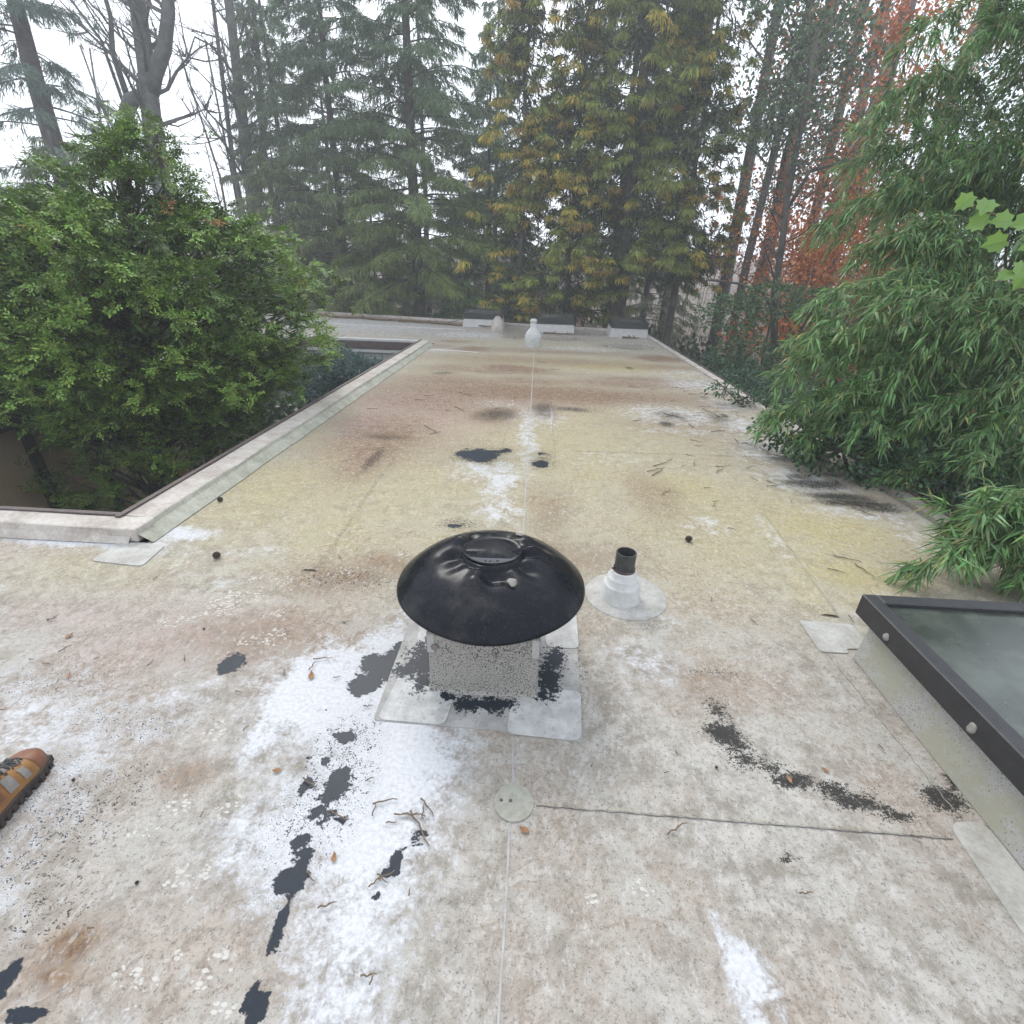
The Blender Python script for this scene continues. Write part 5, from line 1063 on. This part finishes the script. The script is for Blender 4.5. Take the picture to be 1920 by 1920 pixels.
conifer('spruce', 'blurred low conifer at the left edge behind the cypress', -13.2, 15.5, 4.6, 2.5, 110, (.055,.068,.038), z0=-1.2, gap=.15, dens=.8, trunk_r=.12, group='conifers behind the roof')
cedar('golden_cedar', 'golden-tipped cedar with a thick dark trunk by the corner skylight', 2.75, 19.0, 13.5, 2.5, 121, .32, 1.7, 180, 'golden cedars', (-.5, -.8, 0), .33)
cedar('golden_cedar', 'most golden cedar standing left of the thick dark trunk', .95, 18.9, 9.0, 1.9, 122, .62, .3, 130, 'golden cedars', (-.3, -1, 0), .16)
cedar('golden_cedar', 'golden cedar farthest left of the three by the far pipe covers', -.75, 19.4, 10.5, 1.7, 123, .45, .7, 110, 'golden cedars', (0, -1, 0), .15)
cedar('green_cedar', 'green cedar with few gold tips right of the thick dark trunk', 4.6, 18.8, 10.5, 1.9, 124, .3, 1.5, 105, 'golden cedars', (0, -1, 0), .16)

for i, (x, y, tp, L, lb) in enumerate(((-6.0, 29, 13, 3.2, 'pale hazy conifer far back behind the tall grey-green one'), (-2.6, 31, 14, 3.2, 'pale hazy conifer far back seen left of the golden cedars'), (-11.5, 31, 12, 3.0, 'pale hazy conifer far back behind the paired bare trunks'), (5.2, 27, 13, 3.0, 'pale hazy conifer far back right of the thick dark trunk'))):
    conifer('spruce', lb, x, y, tp, L, 190+i, (.05,.066,.042), z0=-2.0, low_col=(.07,.075,.04), gap=.15, dens=.36, W=.056, trunk_r=.2, group='conifers behind the roof')
G1 = 'bare trees left of the conifers'
deciduous('bare_tree', 'forked bare tree with a crooked low limb above the cypress', [(-14.9, 22, -3.4), (-14.85, 22, 0), (-14.78, 22, 4.4), (-14.6, 22, 6.1), (-14.35, 22, 7.6), (-14.2, 22, 8.9), (-13.9, 22, 11), (-13.7, 22, 14)], .42, 131, G1, 'bark_grey', 22, 3.4, .4, twigs=7,
          extra=[([(-14.4, 22, 7.0), (-14.1, 22, 7.5), (-13.54, 22, 8.2), (-13.1, 22, 9.2), (-12.8, 22, 11), (-12.7, 22, 13)], .28), ([(-14.5, 22, 6.9), (-15.2, 22, 6.75), (-15.7, 22, 6.1), (-16.2, 22, 5.4), (-16.35, 22, 4.6), (-16.5, 22, 3), (-16.5, 22, -1)], .27),
                 ([(-15.3, 22, 6.8), (-15.45, 22, 8.1), (-15.2, 22, 9), (-15.3, 22, 11)], .11), ([(-15.5, 22, 6.6), (-15.75, 22, 8.4), (-16.3, 22, 9.2), (-17, 22, 10.4)], .06)])
deciduous('bare_tree', 'grey bare tree with paired trunks left of the feathery conifer', [(-12.5, 24, -3.4), (-12.4, 24, 2), (-12.3, 24, 4.8), (-12.15, 24, 7.1), (-12.0, 24, 9.3), (-11.8, 24, 13)], .30, 132, G1, 'bark_grey', 28, 2.8, .3, twigs=7,
          extra=[([(-12.35, 24, 3.5), (-11.7, 24, 5), (-11.3, 24, 7), (-11.0, 24, 11)], .16), ([(-12.6, 24, -3), (-12.9, 24, 5), (-12.7, 24, 8), (-12.5, 24, 11)], .12)])
r_ = np.random.default_rng(140)
for i in range(9):
    x, y = -20.+i*1.0+r_.uniform(-.3, .3), 26+r_.uniform(-2, 2)
    deciduous('bare_sapling', 'thin bare sapling among several behind the cypress at upper left', [(x, y, -3.4), (x+.1, y, 1), (x-.1+r_.normal(0, .2), y, 5), (x-.4+r_.normal(0, .3), y, 9.5)], .075, 141+i, 'bare saplings at upper left', 'bark_far', 20, 2.0, .25, levels=2, twigs=6)
for i, (x, y, dx, rad) in enumerate(((7.3, 22, -.1, .24), (8.85, 23, .5, .26), (11.0, 22, .3, .36), (9.7, 21, -.3, .20), (12.3, 25, -.3, .28), (14.5, 24, .4, .3), (10.3, 26, .1, .22), (6.2, 27, .1, .2))):
    deciduous('bare_trunk_tree', 'straight bare grey trunk rising behind the orange leaves on the right', [(x, y, gz(x, y)-.1), (x+dx*.3, y, 3), (x+dx*.6, y, 7), (x+dx, y, 11), (x+dx*1.3, y, 15)], rad, 150+i, 'bare trunks behind the orange leaves', 'bark_far', 16, 2.6, .4)
OL = 'trees holding orange dead leaves'
deciduous('orange_oak', 'thin tree with orange dead leaves high beside the green cedar', [(7.0, 18.2, -3.3), (7.1, 18.2, 1), (7.0, 18.2, 5), (7.3, 18.1, 9)], .11, 161, OL, 'bark', 16, 1.9, .3, (.27,.095,.032), 3600, .14, zmin=1.0, clump=.2)
deciduous('orange_oak', 'broader tree of orange dead leaves behind the tall bamboo', [(9.0, 18.0, -3.3), (9.1, 18.0, 1), (9.3, 18.0, 4), (9.2, 17.8, 8)], .13, 162, OL, 'bark', 20, 2.6, .25, (.27,.095,.032), 7500, .14, zmin=0, clump=.2)
deciduous('orange_oak', 'low tree of orange dead leaves behind the loose green shrub', [(6.9, 15.2, -3.3), (6.9, 15.2, -1), (7.1, 15.2, 1), (7.2, 15.2, 2.6)], .08, 163, OL, 'bark', 18, 1.7, .2, (.29,.105,.032), 6500, .11, clump=.25)
deciduous('orange_oak', 'low orange-leaved tree at the edge of the bamboo', [(9.0, 15.6, -3.3), (9.0, 15.6, -1), (9.1, 15.6, 1.2), (9.2, 15.5, 3.4)], .08, 168, OL, 'bark', 18, 1.8, .2, (.29,.105,.032), 6000, .12, clump=.25)
deciduous('understory_tree', 'dark slim tree forking beyond the right roof edge before the orange leaves', [(5.85, 13, -3.3), (5.75, 13, .3), (5.5, 13, 1.25), (5.4, 13, 2.25), (5.27, 13, 3.2), (5.2, 13, 4.6), (5.1, 13, 6)], .10, 164, None, 'bark', 18, 1.7, .3,
          extra=[([(5.3, 13, 3.0), (5.6, 13, 3.75), (6.3, 13, 3.95), (7.2, 12.9, 4.1)], .045), ([(5.6, 13, .9), (5.2, 13, 1.4), (4.6, 13, 1.55), (3.9, 13, 1.6)], .04)], leaf=(.055,.08,.04), leaf_n=1500, leaf_size=.07, zmin=3.2)
deciduous('broadleaf_evergreen', 'tall grey-green broadleaf evergreen at the top between cedar and bamboo', [(6.0, 16.6, -3.3), (6.0, 16.6, 2), (6.1, 16.5, 6), (6.2, 16.5, 11)], .14, 165, None, 'bark', 30, 2.6, .5, (.06,.09,.05), 13000, .12, zmin=3.0)
deciduous('broadleaf_evergreen', 'dark broadleaf evergreen behind the tall bamboo at the right', [(9.0, 11.5, -3.3), (8.9, 11.5, 1), (8.6, 11.4, 4), (8.4, 11.4, 8)], .13, 166, None, 'bark', 30, 2.6, .2, (.032,.062,.032), 11000, .10, zmin=-1)
deciduous('broadleaf_evergreen', 'dark broadleaf evergreen in the shade behind the wide bamboo clump', [(7.4, 7.2, -3.3), (7.3, 7.2, -1), (7.2, 7.1, 1), (7.2, 7.1, 4)], .1, 167, None, 'bark', 26, 2.0, .2, (.028,.058,.028), 9000, .085, zmin=-2)
# low understory behind the far edge and under the trees on the right
US = 'evergreen undergrowth behind the far roof edge'
for i, (x, y, s) in enumerate(((-9.5, 24, 1.2), (-6.6, 25, 1.1), (-3.6, 25.5, 1.1), (4.2, 21.5, 1.1), (6.6, 20.5, 1.1), (8.8, 15.5, 1.0), (-12.5, 21, 1.2), (7.6, 12.0, .9), (.5, 24, 1.2), (-1.2, 27, 1.1), (5.2, 16.5, 1.0), (10.5, 19, 1.2), (12.5, 15, 1.2))):
    z = gz(x, y)
    shrub('undergrowth_shrub', 'dim evergreen shrub low among the trunks behind the roof', (x, y, z), [(x, y, z+1.4*s, 1.5*s, 1.1*s, 1.2*s), (x+1.2*s, y+.3, z+1.0*s, 1.1*s, 1.*s, .9*s), (x-1.2*s, y-.2, z+1.1*s, 1.1*s, 1.*s, 1.*s)], 150, .22, (.036,.05,.028), 170+i, group=US)

# distant wood: one mass of stems, twigs and brush
def far_wood():
    r_ = np.random.default_rng(200); n = 520
    y = r_.uniform(34, 80, n); x = r_.uniform(-1.3, 1.3, n)*y; b = ground_z(x, y)
    H = r_.uniform(3, 13, n)*np.where(r_.random(n) < .4, 1, .45); R_ = .012+.007*H*r_.uniform(.4, 1.3, n)
    p = np.stack([x, y, b-.1], 1); q = p+np.stack([r_.normal(0, .06, n)*H, r_.normal(0, .06, n)*H, H], 1)
    A = [p]; E = [q]; RR = [R_]
    k = np.repeat(np.arange(n), 14); f = r_.uniform(.1, .98, len(k))[:, None]; a = p[k]+(q-p)[k]*f
    L = r_.uniform(.4, 2.2, (len(k), 1))*(1.2-.6*f)*np.clip(H[k, None]/6, .5, 1.3); d = nrm(np.concatenate([r_.normal(size=(len(k), 2)), .6+r_.normal(0, .3, (len(k), 1))], 1))
    A.append(a); E.append(a+d*L); RR.append(np.maximum(.007, R_[k]*.22))
    k2 = np.repeat(np.arange(len(k)), 2); a2 = a[k2]+d[k2]*L[k2]*r_.uniform(.25, 1, (len(k2), 1)); d2 = nrm(d[k2]+r_.normal(0, .7, (len(k2), 3)))
    A.append(a2); E.append(a2+d2*L[k2]*.5); RR.append(np.full(len(k2), .0065))
    A = np.concatenate(A); E = np.concatenate(E); RR = np.concatenate(RR)[:, None]
    d = nrm(E-A); s1 = nrm(np.cross(d, np.array([.3, .9, .1]))); s2 = np.cross(d, s1)
    V = np.stack([c_+(s1*cos(an)+s2*sin(an))*RR*kk for c_, kk in ((A, 1), (E, .35)) for an in (0, 2.094, 4.189)], 1).reshape(-1, 3)
    o = np.arange(len(A))[:, None]*6
    T = np.concatenate([o+[j, (j+1) % 3, 3+(j+1) % 3] for j in range(3)]+[o+[j, 3+(j+1) % 3, 3+j] for j in range(3)])
    w_ = fast_obj('distant_wood', np.array(V), np.array(T), M['bark_far']); tag(w_, 'hazy mass of bare stems and twigs far behind the roof', 'wood', kind='stuff')
    n = 25000; y = r_.uniform(24, 60, n); x = r_.uniform(-1.1, 1.1, n)*y; z = ground_z(x, y)+np.abs(r_.normal(0, .9, n)); D = r_.normal(0, .6, (n, 3)); D[:, 2] += .3
    V, T = blades(np.stack([x, y, z], 1), D, r_.uniform(.2, .6, n), .09, r_); C = np.where((r_.random(n) < .5)[:, None], shade((.09,.062,.045), n, r_, .3), shade((.06,.07,.04), n, r_, .3))
    b_ = fast_obj('brush', V, T, M['needle'], None, vcol(C, 4)); tag(b_, 'brown and green brush on the woodland floor behind the roof', 'brush', kind='stuff')
far_wood()
# neighbouring house glimpsed below the cedars
nh = thing('neighbour_house', 'brick house with a white window glimpsed through trunks beyond the roof', 'house', (0, 36, gz(0, 36)))
M['brick'] = mottled('far_brick', (.26,.13,.09), (.36,.2,.14), 3, .9, 0)
MB().box(-3.2, 3.2, 35.5, 40, gz(0, 36)-.5, .6).build('wall', M['brick'], nh)
wf = MB().box(-1.7, -.7, 35.42, 35.498, -1.3, -.1).build('window', M['white_trim'], nh)
for a, b_ in ((-1.62, -1.23), (-1.17, -.78)):
    o = MB().box(a, b_, 35.39, 35.418, -1.22, -.18).build('pane', M['glass'], None); o.parent = wf; o.matrix_parent_inverse = Matrix.Identity(4)
MB().add([(-3.6,35.1,.6),(3.6,35.1,.6),(3.6,40.4,.6),(-3.6,40.4,.6),(-3.6,37.75,2.4),(3.6,37.75,2.4)], [(0,1,5,4),(2,3,4,5),(1,2,5),(3,0,4),(3,2,1,0)]).build('roof', M['edge_metal'], nh)

# ------------------------------------------------------------------ damp air
hz = MB().box(-150, 150, -40, 150, -6.5, 40).build('haze', None); tag(hz, 'thin damp haze hanging between the trees', 'haze', kind='stuff')
hm = bpy.data.materials.new('damp_air'); hm.use_nodes = True; ht = hm.node_tree; ht.nodes.clear()
ho = ht.nodes.new('ShaderNodeOutputMaterial'); hv = ht.nodes.new('ShaderNodeVolumePrincipled')
hv.inputs['Color'].default_value = (.93, .96, 1, 1); hv.inputs['Density'].default_value = .0042; hv.inputs['Anisotropy'].default_value = .2
ht.links.new(hv.outputs[0], ho.inputs['Volume']); hz.data.materials.append(hm)
